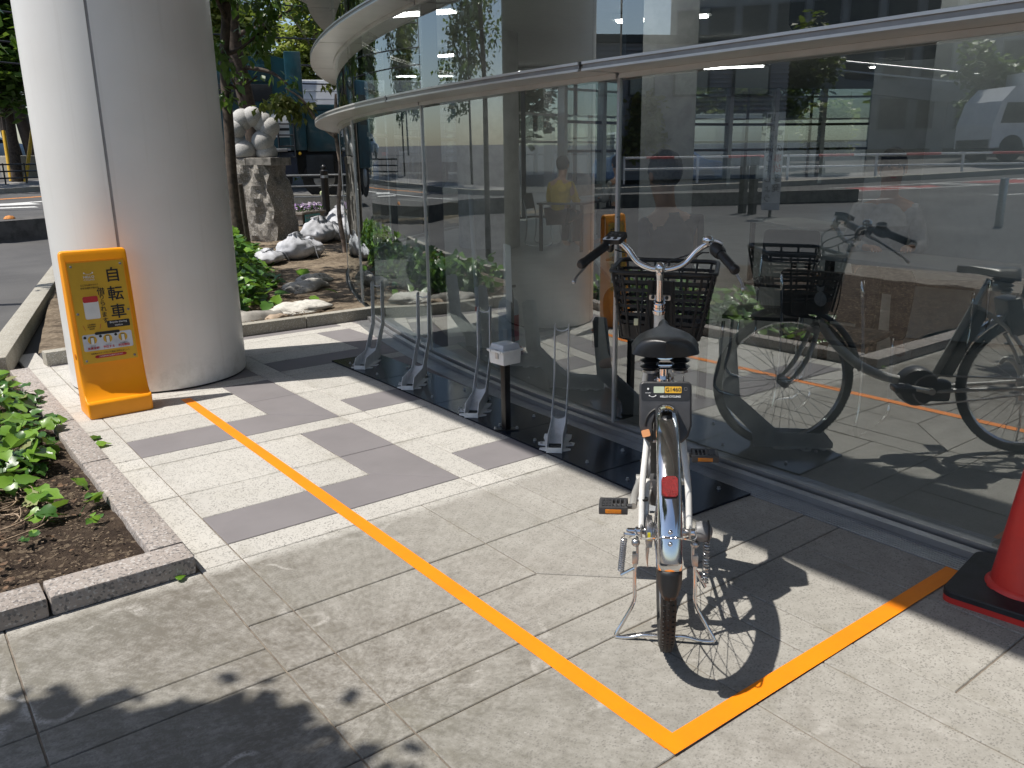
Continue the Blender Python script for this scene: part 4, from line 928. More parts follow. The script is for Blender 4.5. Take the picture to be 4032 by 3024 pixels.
    # --- two legged stand with springs
    for s in (1, -1):
        f = MB(); f.box((.0, .080 * s, R - .055), (.022, .008, .07), ch=.002); f.ball((-.004, .085 * s, R - .035), .013, 12, 8); f.box((-.004, .086 * s, R - .085), (.020, .018, .035), ch=.003); fin(f, 'stand_bracket', M_steel)
        f = MB(); k = 1 if s > 0 else -1
        f.tube(bez([(-.006, .087 * s, R - .09), (-.010, .088 * s, .17), (-.018, .090 * s, .115), (-.028, .120 * s, .055), (-.037, .142 * s, .017), (-.040, .138 * s, .008), (-.042, .10 * s, .010), (-.043, .062 * s, .020), (-.043, .03 * s, .020), (-.043, 0, .018)], 6), .0058, 10); fin(f, 'stand_leg', M_chrome)
        top = Vector((-.012, .118 * s, R - .018)); bt = Vector((-.012, (.128 if s > 0 else .116) * s, R - .125 - (.03 if s < 0 else 0)))
        f = MB(); n = 15; m = 10; pts = []
        for i in range(n * m + 1):
            u = i / (n * m); a = 2 * pi * i / m; pts.append(top.lerp(bt, u) + Vector((.0085 * cos(a), .0085 * sin(a), 0)))
        f.tube(pts, .0019, 6); f.tube([top + Vector((0, 0, .018)), top], .002, 6); f.tube([bt, bt - Vector((0, 0, .014))], .002, 6); fin(f, 'stand_spring', M_steel)
        f = MB(); f.tube([(-.006, .087 * s, R - .01), top + Vector((.0, 0, .014))], .005, 8); fin(f, 'spring_arm', M_chrome); f = MB(); f.tube([(-.008, .088 * s, R - .115), bt - Vector((0, 0, .012))], .005, 8); fin(f, 'spring_arm', M_chrome)
    return t
bicycle()
# ------------------------------------------------------------------ orange sign stand
def sign():
    t = thing('sign_stand', 'orange plastic stand sign advertising bicycle rental, in front of the white column', 'sign', (-0.062, 3.258, 0), radians(0.4))
    Wd = 0.345
    # side profile (y back, z up): lip, scooped foot, leaning face, back
    prof = [(0, .0), (0, .085), (.012, .098), (.03, .094), (.060, .125), (.085, .20), (.098, .28), (.165, .905), (.175, .925), (.20, .93), (.225, .92), (.235, .90), (.225, .0)]
    n = len(prof); g = MB(); xs = [0, .016, Wd - .016, Wd]
    def ring(x, ins):
        c = (.14, .42); return [(x, c[0] + (p[0] - c[0]) * (1 - ins * .06), max(0, c[1] + (p[1] - c[1]) * (1 - ins * .018))) for p in prof]
    R = [ring(0.0, 1.3), ring(.006, .35), ring(.022, 0), ring(Wd - .022, 0), ring(Wd - .006, .35), ring(Wd, 1.3)]
    for r in R: g.v += r
    for i in range(len(R) - 1):
        for k in range(n): g.f.append((i * n + k, i * n + (k + 1) % n, (i + 1) * n + (k + 1) % n, (i + 1) * n + k)); g.mi.append(0)
    g.f += [tuple(range(n - 1, -1, -1)), tuple(range((len(R) - 1) * n, len(R) * n))]; g.mi += [0, 0]
    o = g.build('body', M_orange, t, auto=50); md = o.modifiers.new('round', 'BEVEL'); md.width = .010; md.segments = 3; md.limit_method = 'ANGLE'; md.angle_limit = radians(28)
    # fillet of the scooped foot against the left cheek, carrying hole
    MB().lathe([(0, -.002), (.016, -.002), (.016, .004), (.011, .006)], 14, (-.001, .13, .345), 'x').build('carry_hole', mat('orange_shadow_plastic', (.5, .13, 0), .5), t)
    # poster plane: from (y .100,z .30) to (y .160,z .86)
    A, B = Vector((0, .1005, .30)), Vector((0, .1605, .862)); EZ = (B - A).normalized(); EX = Vector((1, 0, 0)); N = EX.cross(EZ).normalized(); N = N if N.y < 0 else -N
    L = (B - A).length; x0, x1 = .028, Wd - .028; PW = x1 - x0
    def P(name, poly, m, d, parent): return MB().slab([(x0 + p[0] * PW, p[1] * L) for p in poly], (A + N * d, EX, EZ), .0010).build(name, m, parent)
    fr = MB(); fr.slab([(x0 - .007, -.008), (x1 + .007, -.008), (x1 + .007, L + .008), (x0 - .007, L + .008)], (A + N * .0015, EX, EZ), .006); fr.build('poster_recess', M_orange, t)
    po = P('poster', [(0, 0), (1, 0), (1, 1), (0, 1)], M_poster, .0052, t)
    def F(u, v, d=.0072):
        M = Matrix((EX, EZ, N)).transposed().to_4x4(); M.translation = A + EX * (x0 + u * PW) + EZ * (v * L) + N * d; return M
    def tx(s, u, v, size, m, **k): return text('lettering', s, size, m, po, F(u, v), **k)
    def R2(u0, v0, u1, v1, m, d=.0062, r=.02, name='panel'):
        rr = rrect(0, 0, (u1 - u0) * PW, (v1 - v0) * L, r * PW, 4); return P(name, [(u0 + p[0] / PW, v0 + p[1] / L) for p in rr], m, d, po)
    for c, v in (('自', .850), ('転', .662), ('車', .482)): tx(c, .775, v, .086, M_ink, bold=.0011)
    for i, c in enumerate('借りられます'): tx(c, .515, .70 - .058 * i, .033 if i else .043, M_ink, bold=.0003)
    tx('HELLO', .345, .855, .019, M_paper, bold=.0003); tx('CYCLING', .345, .827, .013, M_paper)
    g = MB(); g.tube([A + EX * (x0 + (.27 + .15 * k / 8) * PW) + EZ * ((.882 + .012 * ((k / 8 - .5) * 2) ** 2) * L) + N * .007 for k in range(9)], .0012, 5)
    for u in (.27, .42): g.ball(A + EX * (x0 + u * PW) + EZ * (.895 * L) + N * .007, .0042, 8, 5)
    g.build('brand_mark', M_paper, po)
    tx('どこでも借りられて', .33, .775, .0105, M_ink); tx('好きな場所で返せる', .33, .745, .0105, M_ink)
    R2(.17, .44, .44, .665, M_paper, r=.03); R2(.17, .605, .44, .665, M_redink, .0068, .03)
    R2(.53, .335, .95, .405, M_ink, r=.02); tx('Bicycle sharing', .74, .387, .0155, M_paper); tx('station', .74, .356, .0155, M_paper)
    for k, s in enumerate(('入会金無料', '基本料無料', '自転車')): tx(s, .25, .385 - .022 * k, .009, M_ink)
    for (u, sg) in ((.10, -1), (.42, 1)): g = MB(); g.tube([A + EX * (x0 + u * PW) + EZ * (.385 * L) + N * .007, A + EX * (x0 + (u - .03 * -sg * -1) * PW) + EZ * (.335 * L) + N * .007], .0011, 4); g.build('accent_stroke', M_redink, po)
    R2(.28, .278, .74, .306, M_ink, .0072, .03)
    R2(.05, .125, .95, .29, mat('pale_panel_print', (.62, .65, .72), .5), .0062, .03)
    tx('はじめての方へ ご利用方法', .51, .292, .0085, M_paper)
    for u, s1, s2 in ((.22, 'アプリで', '会員登録'), (.50, 'アプリで', '予約する'), (.78, 'カギを開けて', '利用開始')):
        P('round_picture', [(u + .083 * cos(q), .232 + .083 * PW / L * sin(q)) for q in [k * pi / 12 for k in range(24)]], M_poster, .0070, po)
        R2(u - .035, .195, u + .035, .262, M_ink, .0076, .012); R2(u - .028, .19, u + .028, .256, M_paper, .0080, .006)
        P('number_dot', [(u - .125 + .027 * cos(q), .262 + .027 * PW / L * sin(q)) for q in [k * pi / 8 for k in range(16)]], M_ink, .0070, po)
        tx(s1, u, .170, .0072, M_ink); tx(s2, u, .148, .0155, M_redink, bold=.0003)
    tx('自転車はマナーを守って安全に走行しましょう', .51, .093, .0098, M_ink)
    R2(.22, .045, .80, .075, M_redink, .0065, .04); tx('ご利用開始前の点検をお忘れなく', .51, .060, .0088, M_paper)
    for (u, v) in ((.06, .965), (.945, .965), (.045, .50), (.96, .50), (.06, .03), (.945, .03)):
        g = MB(); M = F(u, v, .006); g.lathe([(.007, 0), (.0068, .003), (.004, .0045), (0, .005)], 12); g.v = [tuple(M @ Vector(p)) for p in g.v]; g.build('poster_stud', M_lgrey, po)
sign()

# ------------------------------------------------------------------ floor plates and wheel racks
PL = [(1.606, 3.66), (1.601, 2.96), (1.585, 2.25), (1.566, 1.55), (1.545, 0.84), (1.52, 0.27)]
def plates():
    labs = ['black steel floor plate at the far end of the row, nearest the white column', 'black steel floor plate under the second rack from the far end of the row', 'black steel floor plate carrying the white box on its black post',
            'black steel floor plate under the tall free rack nearest the bicycle', 'black steel floor plate beside the bicycle pedals, at the near end']
    for k in range(5):
        (xa, ya), (xb, yb) = PL[k], PL[k + 1]; w = .36 if k < 4 else .37; g = .003; d = Vector((xb - xa, yb - ya)).normalized(); n = Vector((-d.y, d.x)); n = n if n.x > 0 else -n
        a, b = Vector((xa, ya)) + d * g, Vector((xb, yb)) - d * g; q = [a, b, b + n * w, a + n * w]; c = sum(q, Vector((0, 0))) / 4
        t = MB().prism([(p.x, p.y) for p in q][::-1] if False else [(p.x, p.y) for p in q], .0015, .0105).build('floor_plate', M_plate, None, auto=30)
        tag(t, labs[k], 'steel plate', 'black floor plates in a row along the glass')
        for (u, v) in ((.25, .06), (.82, .06), (.18, .30), (.80, .30)):
            p = a + (b - a) * u + n * v; bt = MB().lathe([(.009, .0105), (.009, .014), (.0065, .0142), (.0065, .021), (.004, .0215)], 8, (p.x, p.y, 0)); bt.build('bolt', M_steel, t)
plates()

def rack():
    t = thing('wheel_rack', 'x', 'bicycle rack', (0, 0, .0105), 0, 'grey bicycle racks bolted to the black plates')
    # local x = backwards (towards the glass), y = across
    W2 = .0365; th = .0035
    side = [(0, 0), (.002, .026), (.012, .03), (.040, .072), (.280, .074), (.300, .082), (.455, .236), (.470, .27), (.488, .515), (.500, .528), (.512, .515), (.502, .262), (.492, .225), (.330, .055), (.316, .0), (.0, .0)]
    side = [(0, 0), (.0, .028), (.036, .072), (.268, .076), (.452, .240), (.486, .520), (.492, .530), (.500, .520), (.472, .232), (.300, .066), (.285, .0)]
    for s in (1, -1):
        fr = (Vector((0, W2 * s, 0)), Vector((1, 0, 0)), Vector((0, 0, 1)))
        # arm: narrow folded strip; skirt plate below it
        g = MB(); 
        lo = [(.0, .0), (.0, .028), (.036, .072), (.268, .076), (.385, .070), (.375, .0)]; g.slab(lo, fr, th)
        g.build('side_plate', M_rack, t)
        g = MB(); g.slab([(.262, .0745), (.450, .240), (.484, .520), (.494, .531), (.548, .531), (.558, .520), (.530, .222), (.384, .0705)], fr, th); g.build('arm', M_rack, t)
        # foot tabs
        f = MB(); y = W2 * s
        f.prism([(.02, y), (.045, y + .040 * s), (.06, y + .040 * s), (.075, y + .012 * s), (.10, y + .014 * s), (.115, y + .052 * s), (.15, y + .055 * s), (.16, y + .02 * s), (.22, y + .034 * s), (.28, y + .034 * s), (.285, y)][::(1 if s < 0 else -1)], .0, .0035); tb = f.build('foot_tab', M_rack, t)
        MB().lathe([(.008, .0035), (.008, .007), (.006, .007), (.006, .013), (.0035, .0135)], 8, (.128, y + .038 * s, 0)).build('bolt', M_steel, tb)
    g = MB(); g.box((.001, 0, .014), (.003, 2 * W2, .026)); g.build('front_lip', M_rack, t)
    # U cut cross plate between the sides
    g = MB(); ex, ey = Vector((0, 1, 0)), Vector((.72, 0, .69)).normalized(); o = Vector((.130, 0, .004))
    pts = [(-W2, 0), (W2, 0), (W2, .235)] + [((W2 - .004) * cos(q), .225 - .034 * sin(q)) for q in [pi * k / 10 for k in range(11)]] + [(-W2, .235)]
    ey = Vector((.165, 0, .068)).normalized(); g.slab(pts, (o, ex, ey), .003); g.build('cross_plate', M_rack, t, auto=20)
    g = MB(); g.tube([(.52, W2, .512), (.52, W2 * .6, .500), (.52, 0, .495), (.52, -W2 * .6, .500), (.52, -W2, .512)], .0035, 8); g.build('top_bar', M_rack, t, auto=50)
    return t
RK = [((1.634, 3.282), 45, 'grey wheel rack farthest from the bicycle, near the white column'), ((1.614, 2.614), 45, 'grey wheel rack second farthest, between the end rack and the white box'),
      ((1.590, 1.887), 45, 'grey wheel rack just left of the white box on the post'), ((1.573, 1.163), 45, 'grey wheel rack just right of the white box, last free one before the bicycle'),
      ((1.452, 0.378), 44, 'grey wheel rack holding the front wheel of the bicycle')]
r0 = rack(); r0.location = (RK[0][0][0], RK[0][0][1], .0105); r0.rotation_euler = (0, 0, radians(45)); r0['label'] = RK[0][2]
for (xy, a, lab) in RK[1:]: dup(r0, (xy[0], xy[1], .0105), radians(a), lab)

def post():
    t = thing('box_post', 'white junction box with clear lid on a black square post between the racks', 'post', (1.615, 1.60, .0105), radians(2))
    MB().box((0, 0, .180), (.036, .036, .36), ch=.003).build('post', M_postblack, t, auto=30)
    MB().box((0, 0, .003), (.13, .045, .006), radians(-38)).build('foot_plate', M_postblack, t)
    for x, y in ((.045, -.035), (-.045, .035)): MB().lathe([(.009, .006), (.009, .009), (.0065, .009), (.0065, .017)], 8, (x, y, 0)).build('bolt', M_steel, t)
    b = MB().box((0, 0, .396), (.112, .112, .066), top=1.06, ch=.005).build('box', M_boxwhite, t, auto=30)
    MB().box((0, 0, .433), (.138, .130, .012), ch=.004).build('box_rim', M_boxwhite, b, auto=30)
    MB().box((0, 0, .453), (.116, .112, .030), top=.90, ch=.008).build('box_lid', M_boxlid, b, auto=30)
    MB().box((-.062, -.010, .418), (.008, .022, .046), ch=.002).build('latch', M_steel, b, auto=30)
    for y in (-.045, .035): MB().box((-.070, y, .433), (.010, .012, .012)).build('lug', M_boxwhite, b)
post()

def cone():
    t = thing('traffic_cone', 'red traffic cone with black rubber weight ring at the right edge of the picture', 'traffic cone', (1.865, -0.815, 0), radians(8))
    MB().prism(rrect(-.19, -.19, .19, .19, .035, 6), 0, .020).build('base', M_conered, t, auto=30)
    g = MB(); g.lathe([(.138, .020), (.255, .020)], 4); g = MB()
    P = rrect(-.192, -.192, .192, .192, .04, 6); n = len(P); Q = [(.118 * cos(atan2(p[1], p[0])), .118 * sin(atan2(p[1], p[0]))) for p in P]
    Pu = [(p[0] * .985, p[1] * .985) for p in P]
    g.v = [(p[0], p[1], .0205) for p in P] + [(p[0], p[1], .036) for p in P] + [(p[0], p[1], .040) for p in Pu] + [(p[0], p[1], .044) for p in Q] + [(p[0], p[1], .0205) for p in Q]
    for a in range(4):
        for i in range(n): g.f.append((a * n + i, a * n + (i + 1) % n, (a + 1) * n + (i + 1) % n, (a + 1) * n + i)); g.mi.append(0)
    g.build('weight_ring', M_coneblack, t, auto=30)
    MB().lathe([(.112, .020), (.117, .034), (.113, .046), (.102, .056), (.099, .058), (.030, .62), (.024, .69), (.018, .695), (0, .695)], 48).build('shell', M_conered, t, auto=40)
cone()
# ------------------------------------------------------------------ leaves and plants
def leaf_mesh(name, m, kind, seed):
    """one leaf lying in xy, stalk end at the origin, tip along +x, unit length"""
    rnd = random.Random(seed); g = MB()
    if kind == 'ivy':
        out = [(0, 0), (-.06, .14), (-.13, .30), (-.02, .40), (.10, .50), (.22, .46), (.30, .40), (.46, .44), (.62, .34), (.70, .22), (.84, .12), (1.0, 0)]
    else:
        out = [(0, 0), (.12, .09), (.30, .155), (.5, .165), (.70, .12), (.86, .055), (1.0, 0)]
    j = [1 + rnd.uniform(-.12, .12) for _ in out]; L = [(x, y * q) for (x, y), q in zip(out, j)]; Rr = [(x, -y * (1 + rnd.uniform(-.12, .12))) for (x, y) in out]
    cup = rnd.uniform(.1, .5); drp = rnd.uniform(.15, .45); rip = rnd.uniform(-.05, .05)
    z = lambda x, y: cup * abs(y) * .55 - drp * x * x * .5 + rip * sin(x * 9 + y * 7)
    n = len(L); mid = [(x * .98, 0) for x, _ in L]
    g.v = [(x, y, z(x, y)) for x, y in L] + [(x, 0, z(x, 0) - .015) for x, _ in mid] + [(x, y, z(x, y)) for x, y in Rr]
    for i in range(n - 1):
        g.f += [(i, n + i, n + i + 1, i + 1), (n + i, 2 * n + i, 2 * n + i + 1, n + i + 1)]
    g.mi = [0] * len(g.f)
    me = bpy.data.meshes.new(name); me.from_pydata(g.v, [], g.f); me.materials.append(m); me.polygons.foreach_set('use_smooth', [True] * len(me.polygons)); me.update(); return me
IVY = [leaf_mesh('ivy_leaf', M_ivy, 'ivy', k) for k in range(6)]; IVYD = [leaf_mesh('ivy_leaf', M_ivyd, 'ivy', 20 + k) for k in range(4)]; DRY = [leaf_mesh('ivy_leaf', M_ivydry, 'ivy', 40 + k) for k in range(2)]
def put_leaf(me, p, size, az, nrm, parent, name='leaf'):
    o = bpy.data.objects.new(name, me); COL.objects.link(o); o.parent = parent; o.location = p; o.scale = (size, size, size)
    n = Vector(nrm).normalized(); x = Vector((cos(az), sin(az), 0)); x = (x - n * x.dot(n)).normalized(); o.rotation_euler = Matrix((x, n.cross(x), n)).transposed().to_euler(); return o
def near_ivy():
    rnd = random.Random(11)
    t = thing('ivy_plant', 'bright green large leaved ivy spilling over the granite kerb at the near left', 'ivy', (-0.6, 2.9, 0.03))
    st = MB(); n = 0
    def area():
        while True:
            x, y = rnd.uniform(-1.12, -.16), rnd.uniform(1.95, 4.55)
            lim = -.40 + (.10 if 2.5 < y < 4.2 else 0) - (.22 if y < 2.35 else 0)
            if x < lim + .06 * sin(y * 9): return x, y
    for k in range(286):
        x, y = area(); den = smst(y, 1.95, 2.4); h = .075 + (.17 * smst(-x, .2, .75) + .05) * rnd.random() * (.4 + .6 * den)
        if k < 14: x, y, h = rnd.uniform(-.6, -.34), rnd.uniform(1.75, 2.2), rnd.uniform(.06, .10)
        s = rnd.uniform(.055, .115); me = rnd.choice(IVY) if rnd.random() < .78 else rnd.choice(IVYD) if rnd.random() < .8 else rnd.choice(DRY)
        az = rnd.gauss(-.9, 1.2); put_leaf(me, (x + .6, y - 2.9, h - .03), s, az, (rnd.gauss(-.15, .36), rnd.gauss(-.22, .36), 1), t); n += 1
        if rnd.random() < .45: st.tube(bez([(x + .6, y - 2.9, h - .035), (x + .6 - .02, y - 2.9 + .02, h * .6 - .03), (x + .6 + rnd.uniform(-.05, .05), y - 2.9 + rnd.uniform(-.05, .05), 0)], 3), .0016, 4)
    s = st.build('stems', M_ivyd, t); s['kind'] = 'stuff'
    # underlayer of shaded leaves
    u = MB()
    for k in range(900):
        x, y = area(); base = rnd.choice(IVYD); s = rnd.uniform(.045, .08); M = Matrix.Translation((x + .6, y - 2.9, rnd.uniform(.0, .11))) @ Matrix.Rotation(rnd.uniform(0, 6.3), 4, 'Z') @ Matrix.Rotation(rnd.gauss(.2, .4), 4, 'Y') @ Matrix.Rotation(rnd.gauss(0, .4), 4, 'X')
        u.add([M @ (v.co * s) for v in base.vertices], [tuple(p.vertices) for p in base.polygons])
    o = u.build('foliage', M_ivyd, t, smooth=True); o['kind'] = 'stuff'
    # dry vine on the soil in front
    v = thing('dry_vine', 'tangle of pale dry vine stems lying on the dark soil before the ivy', 'vine', (-.72, 1.95, .045))
    for k in range(16):
        a0 = rnd.uniform(0, 6.3); r = rnd.uniform(.08, .21); cx, cy = rnd.uniform(-.12, .10), rnd.uniform(-.18, .22); P = []
        for i in range(7):
            a = a0 + i * rnd.uniform(.3, .55); P.append((cx + r * 1.4 * cos(a), cy + r * sin(a), rnd.uniform(.0, .035)))
        g = MB(); r0 = rnd.uniform(.0022, .0048); Q = bez(P, 5); g.tube(Q, [r0 * (1 - .5 * i / len(Q)) for i in range(len(Q))], 6); g.build('stem', M_root, v, smooth=True)
    for (x, y, s, az, me, lab) in ((-.115, 2.86, .07, 1.9, IVYD[0], 'dull green fallen ivy leaf on the pale tiles, upper one of the pair'), (-.14, 2.74, .075, -.3, IVY[1], 'green fallen ivy leaf on the pale tiles, lower one of the pair'), (-.235, 1.03, .032, .3, IVY[2], 'small yellow green leaf lying at the foot of the front kerb')):
        o = bpy.data.objects.new('fallen_leaf', me); COL.objects.link(o); o.location = (x, y, .012); o.scale = (s, s, s); o.rotation_euler = (.1, -.15, az); tag(o, lab, 'leaf')
    for q, (x, y, lab) in enumerate(((-.38, 1.62, 'small ivy seedling on the bare soil near the kerb corner'), (-.33, 1.86, 'small ivy seedling against the inner side of the granite kerb'), (-.60, 1.60, 'small ivy seedling on the bare soil below the dry vines'))):
        w = thing('seedling', lab, 'seedling', (x, y, .04))
        for k in range(5): put_leaf(rnd.choice(IVYD + IVY[:2]), (rnd.uniform(-.03, .03), rnd.uniform(-.03, .03), rnd.uniform(.015, .04)), rnd.uniform(.022, .042), rnd.uniform(0, 6.3), (rnd.gauss(-.1, .4), rnd.gauss(-.2, .4), 1), w)
    lt = MB()
    for k in range(70):
        x, y = rnd.uniform(-1.0, -.32), rnd.uniform(1.22, 2.5); me = rnd.choice(DRY); sz = rnd.uniform(.012, .03); M = Matrix.Translation((x, y, .052)) @ Matrix.Rotation(rnd.uniform(0, 6.3), 4, 'Z') @ Matrix.Rotation(rnd.gauss(0, .3), 4, 'X')
        lt.add([M @ (q.co * sz) for q in me.vertices], [tuple(p.vertices) for p in me.polygons])
    o = lt.build('leaf_litter', mat('brown_leaf', (.17, .10, .055), .8, 0, .3, 20), bpy.data.objects['garden_bed']); o['kind'] = 'stuff'
near_ivy()
def far_ivy():
    rnd = random.Random(5)
    t = thing('ground_ivy', 'dark and bright ivy ground cover between the column and the rough pedestal', 'ivy', (2.0, 7.2, .08)); u = MB(); w = MB()
    def leaf(dst, base, x, y, z, s):
        M = Matrix.Translation((x - 2.0, y - 7.2, z)) @ Matrix.Rotation(rnd.gauss(-1.0, 1.4), 4, 'Z') @ Matrix.Rotation(rnd.gauss(.2, .45), 4, 'Y') @ Matrix.Rotation(rnd.gauss(0, .45), 4, 'X')
        dst.add([M @ (v.co * s) for v in base.vertices], [tuple(p.vertices) for p in base.polygons])
    for k in range(1900):
        y = rnd.uniform(5.3, 11.5); c = 1.80 + (y - 5.6) * .36 if y < 9 else 3.02 + (y - 9) * .3; x = c + rnd.gauss(-.35, .33) - (.2 if y < 6 else 0)
        if x > c + .30: continue
        h = rnd.random() * (.30 if y < 8.6 else .36) * smst(c + .3 - x, 0, .5); leaf(u if rnd.random() < .6 else w, rnd.choice(IVY), x, y, h + .02, rnd.uniform(.08, .15))
    a = u.build('foliage', M_ivyd, t, smooth=True); b = w.build('foliage', M_ivy, t, smooth=True); a['kind'] = b['kind'] = 'stuff'
    for (x, y, s, az, lab) in ((3.02, 7.35, .16, .6, 'curled pale green leaf on the dry soil near the glass'), (2.72, 7.45, .12, 2.0, 'bright green leaf on the dry soil left of the curled one'), (2.35, 5.55, .10, 1.0, 'small green leaf lying on the white frayed sack'), (2.72, 5.85, .11, 2.4, 'green leaf lying in the shaded soil beside the glass')):
        o = bpy.data.objects.new('fallen_leaf', IVY[2]); COL.objects.link(o); o.location = (x, y, .13); o.scale = (s, s, s); o.rotation_euler = (.3, -.5, az); tag(o, lab, 'leaf')
far_ivy()

# ------------------------------------------------------------------ stones, bags, pedestal and sculpture in the tree bed
def bed_things():
    def slabstone(x, y, rx, ry, h, az, m, seed, lab, name='flat_stone', cat='stone'):
        g = MB().ball((0, 0, 0), 1.0, 28, 14, (rx, ry, h), .35, seed, 1.6); g.v = [(a + .03 * mnoise.noise(Vector((a * 9, b * 9, seed))), b, max(-.02, c + .25 * h * mnoise.noise(Vector((a * 14, b * 14, seed))))) for a, b, c in g.v]
        o = g.build(name, m, None, smooth=True, loc=(x, y, .085)); o.rotation_euler = (0, 0, az); tag(o, lab, cat)
    slabstone(1.52, 5.22, .34, .15, .075, .1, mat('grey_sack', (.36, .34, .31), .7, 0, .2, 8, .4, 30), 3, 'smooth grey flat stone behind the kerb beside the column', )
    slabstone(2.12, 5.42, .34, .20, .06, .3, mat('white_sack', (.62, .60, .55), .8, 0, .15, 20, .9, 60), 8, 'crumpled white frayed sack lying behind the low kerb', 'frayed_sack', 'sack')
    slabstone(2.74, 6.62, .36, .15, .085, .45, M_paleconc, 5, 'long pale flat stone in the bed, front one of two')
    slabstone(2.98, 6.98, .30, .12, .085, .5, M_paleconc, 12, 'pale rounded stone in the bed, rear one of two')
    slabstone(1.80, 5.14, .13, .07, .035, .2, mat('tan_stone', (.40, .31, .23), .8, 0, .2, 12), 21, 'small tan stone between the grey stone and the sack')
    def bag(x, y, sx, sy, h, az, seed, lab):
        t = thing('sandbag', lab, 'sandbag', (x, y, .085), az, 'white sandbags heaped beside the pedestal'); rnd = random.Random(seed)
        g = MB(); n, m = 34, 22
        for j in range(m + 1):
            v = j / m; 
            for i in range(n):
                a = 2 * pi * i / n; prof = (sin(pi * min(v * 1.02, 1) ** .85)) ** .62 if 0 < v < 1 else 0
                if v > .8: prof = max(prof * .8, .16 + .10 * (v - .8) / .2 * 3) 
                if v == 1: prof = 0.02
                zz = h * v; r = prof * (1 + .13 * mnoise.noise(Vector((cos(a) * 2.2, sin(a) * 2.2, v * 3 + seed))) + .075 * mnoise.noise(Vector((a * 4.5, v * 5, seed * 2.0))) * (1 + 2 * v))
                fold = .05 * sin(a * 9 + seed + v * 3) * smst(v, .5, .95); r *= 1 + fold * 3
                g.v.append((sx * r * cos(a) + .15 * sx * v * v, sy * r * sin(a), zz * (1 - .08 * cos(a * 2 + seed))))
        for j in range(m):
            for i in range(n): g.f.append((j * n + i, j * n + (i + 1) % n, (j + 1) * n + (i + 1) % n, (j + 1) * n + i)); g.mi.append(0)
        g.build('sack', M_bag, t, smooth=True)
        k = MB(); zt = h * .84; rr = .24 * sx; k.tube([(rr * 1.3 * cos(q) + .11 * sx, rr * 1.3 * sin(q) * sy / sx, zt + .01 * sin(3 * q)) for q in [2 * pi * i / 16 for i in range(16)]], .006, 6, closed=True)
        k.tube(bez([(.2 * sx, -rr, zt), (.5 * sx, -.9 * sy, h * .7), (.55 * sx, -1.15 * sy, h * .25), (.6 * sx, -1.2 * sy, .02)], 6), .005, 6); k.build('tie_cord', M_bag, t, smooth=True)
    for a in ((3.25, 8.95, .30, .20, .20, .9, 1, 'low slumped white sandbag lowest on the heap, next to the ivy'), (3.72, 9.15, .27, .24, .36, .3, 2, 'bulging white sandbag with a drawn cord at the front of the heap'), (4.02, 9.30, .20, .20, .28, 1.4, 3, 'small white sandbag behind the bulging front one'),
              (4.98, 11.12, .32, .27, .42, .6, 4, 'white sandbag in the middle of the heap, beside the pedestal'), (5.36, 11.3, .25, .25, .32, 2.0, 5, 'white sandbag tucked to the right of the middle one'),
              (5.78, 11.75, .34, .30, .44, 1.0, 6, 'white sandbag at the far end, sitting low'), (5.93, 12.2, .28, .26, .60, .2, 7, 'white sandbag with a loop of cord at the top of the far end'), (6.25, 12.3, .26, .22, .36, .2, 9, 'white sandbag farthest right, behind the far end')): bag(*a)
    # rough stone pedestal with cap slabs
    t = thing('stone_pedestal', 'rough split grey stone block carrying the sculpture', 'pedestal', (4.643, 12.57, .05), radians(-50))
    bm = bmesh.new(); bmesh.ops.create_cube(bm, size=1); bmesh.ops.subdivide_edges(bm, edges=bm.edges[:], cuts=18, use_grid_fill=True)
    for v in bm.verts:
        p = v.co; fx = .47 * (1.03 - .10 * (p.z + .5)); n = mnoise.noise(p * 4) * .045 + mnoise.noise(p * 11) * .02
        q = Vector((p.x * 2 * fx * .90, p.y * 2 * .40, (p.z + .5) * 1.30)); q += Vector((n * (2 if abs(p.x) > .49 else .3), n * (2 if abs(p.y) > .49 else .3), 0)); q.x -= .07 * smst(p.z + p.x, .45, 1.0)
        v.co = q
    MB().bm(bm).build('block', M_stone, t, smooth=False)
    MB().box((-.27, -.03, 1.345), (.50, .72, .125), 0, ch=.012).build('cap_slab', M_stone, t)
    MB().box((.215, -.03, 1.35), (.46, .72, .13), 0, ch=.012).build('cap_slab', mat('lighter_cap', (.30, .28, .25), .85, 0, .3, 9, .5, 30), t)
    # arch of granite balls
    s = thing('ball_sculpture', 'arch sculpture of fused speckled granite balls on the stone pedestal', 'sculpture', (4.565, 12.475, 1.475), radians(0))
    S = [(3.97, 11.42, 1.55, .368), (3.89, 11.45, 1.69, .289), (3.89, 11.45, 1.88, .300), (4.01, 11.40, 2.03, .324), (4.14, 11.35, 2.07, .307), (4.28, 11.30, 1.99, .315), (4.36, 11.27, 1.91, .315), (4.33, 11.28, 1.81, .280), (4.25, 11.31, 1.70, .342), (4.30, 11.29, 1.53, .342)]
    for i, (x, y, z, d) in enumerate(S):
        kq = 1.086; x, y, z, d = -.878 + (x + .878) * kq, -1.716 + (y + 1.716) * kq, 1.386 + (z - 1.386) * kq, d * kq; g = MB().ball((x - 4.565, y - 12.475 + (.02 if i % 2 else -.02), z - 1.475), d / 2, 28, 18); 
        g.v = [(a, b, max(b * 0 + c, -.0)) for a, b, c in g.v]; g.build('granite_ball', M_granite, s, smooth=True)
    # put the sculpture on the block: block centre lies behind it
    # flower trough, tree stakes, cut-off post
    f = thing('flower_trough', 'stone flower trough of lilac pansies with an aqua sign, past the pedestal', 'planter', (6.55, 15.0, .14), radians(33)); rnd = random.Random(3)
    MB().prism([(-.42, -.14), (.42, -.14), (.42, .14), (-.42, .14)], 0, .20).build('body', M_planter, f)
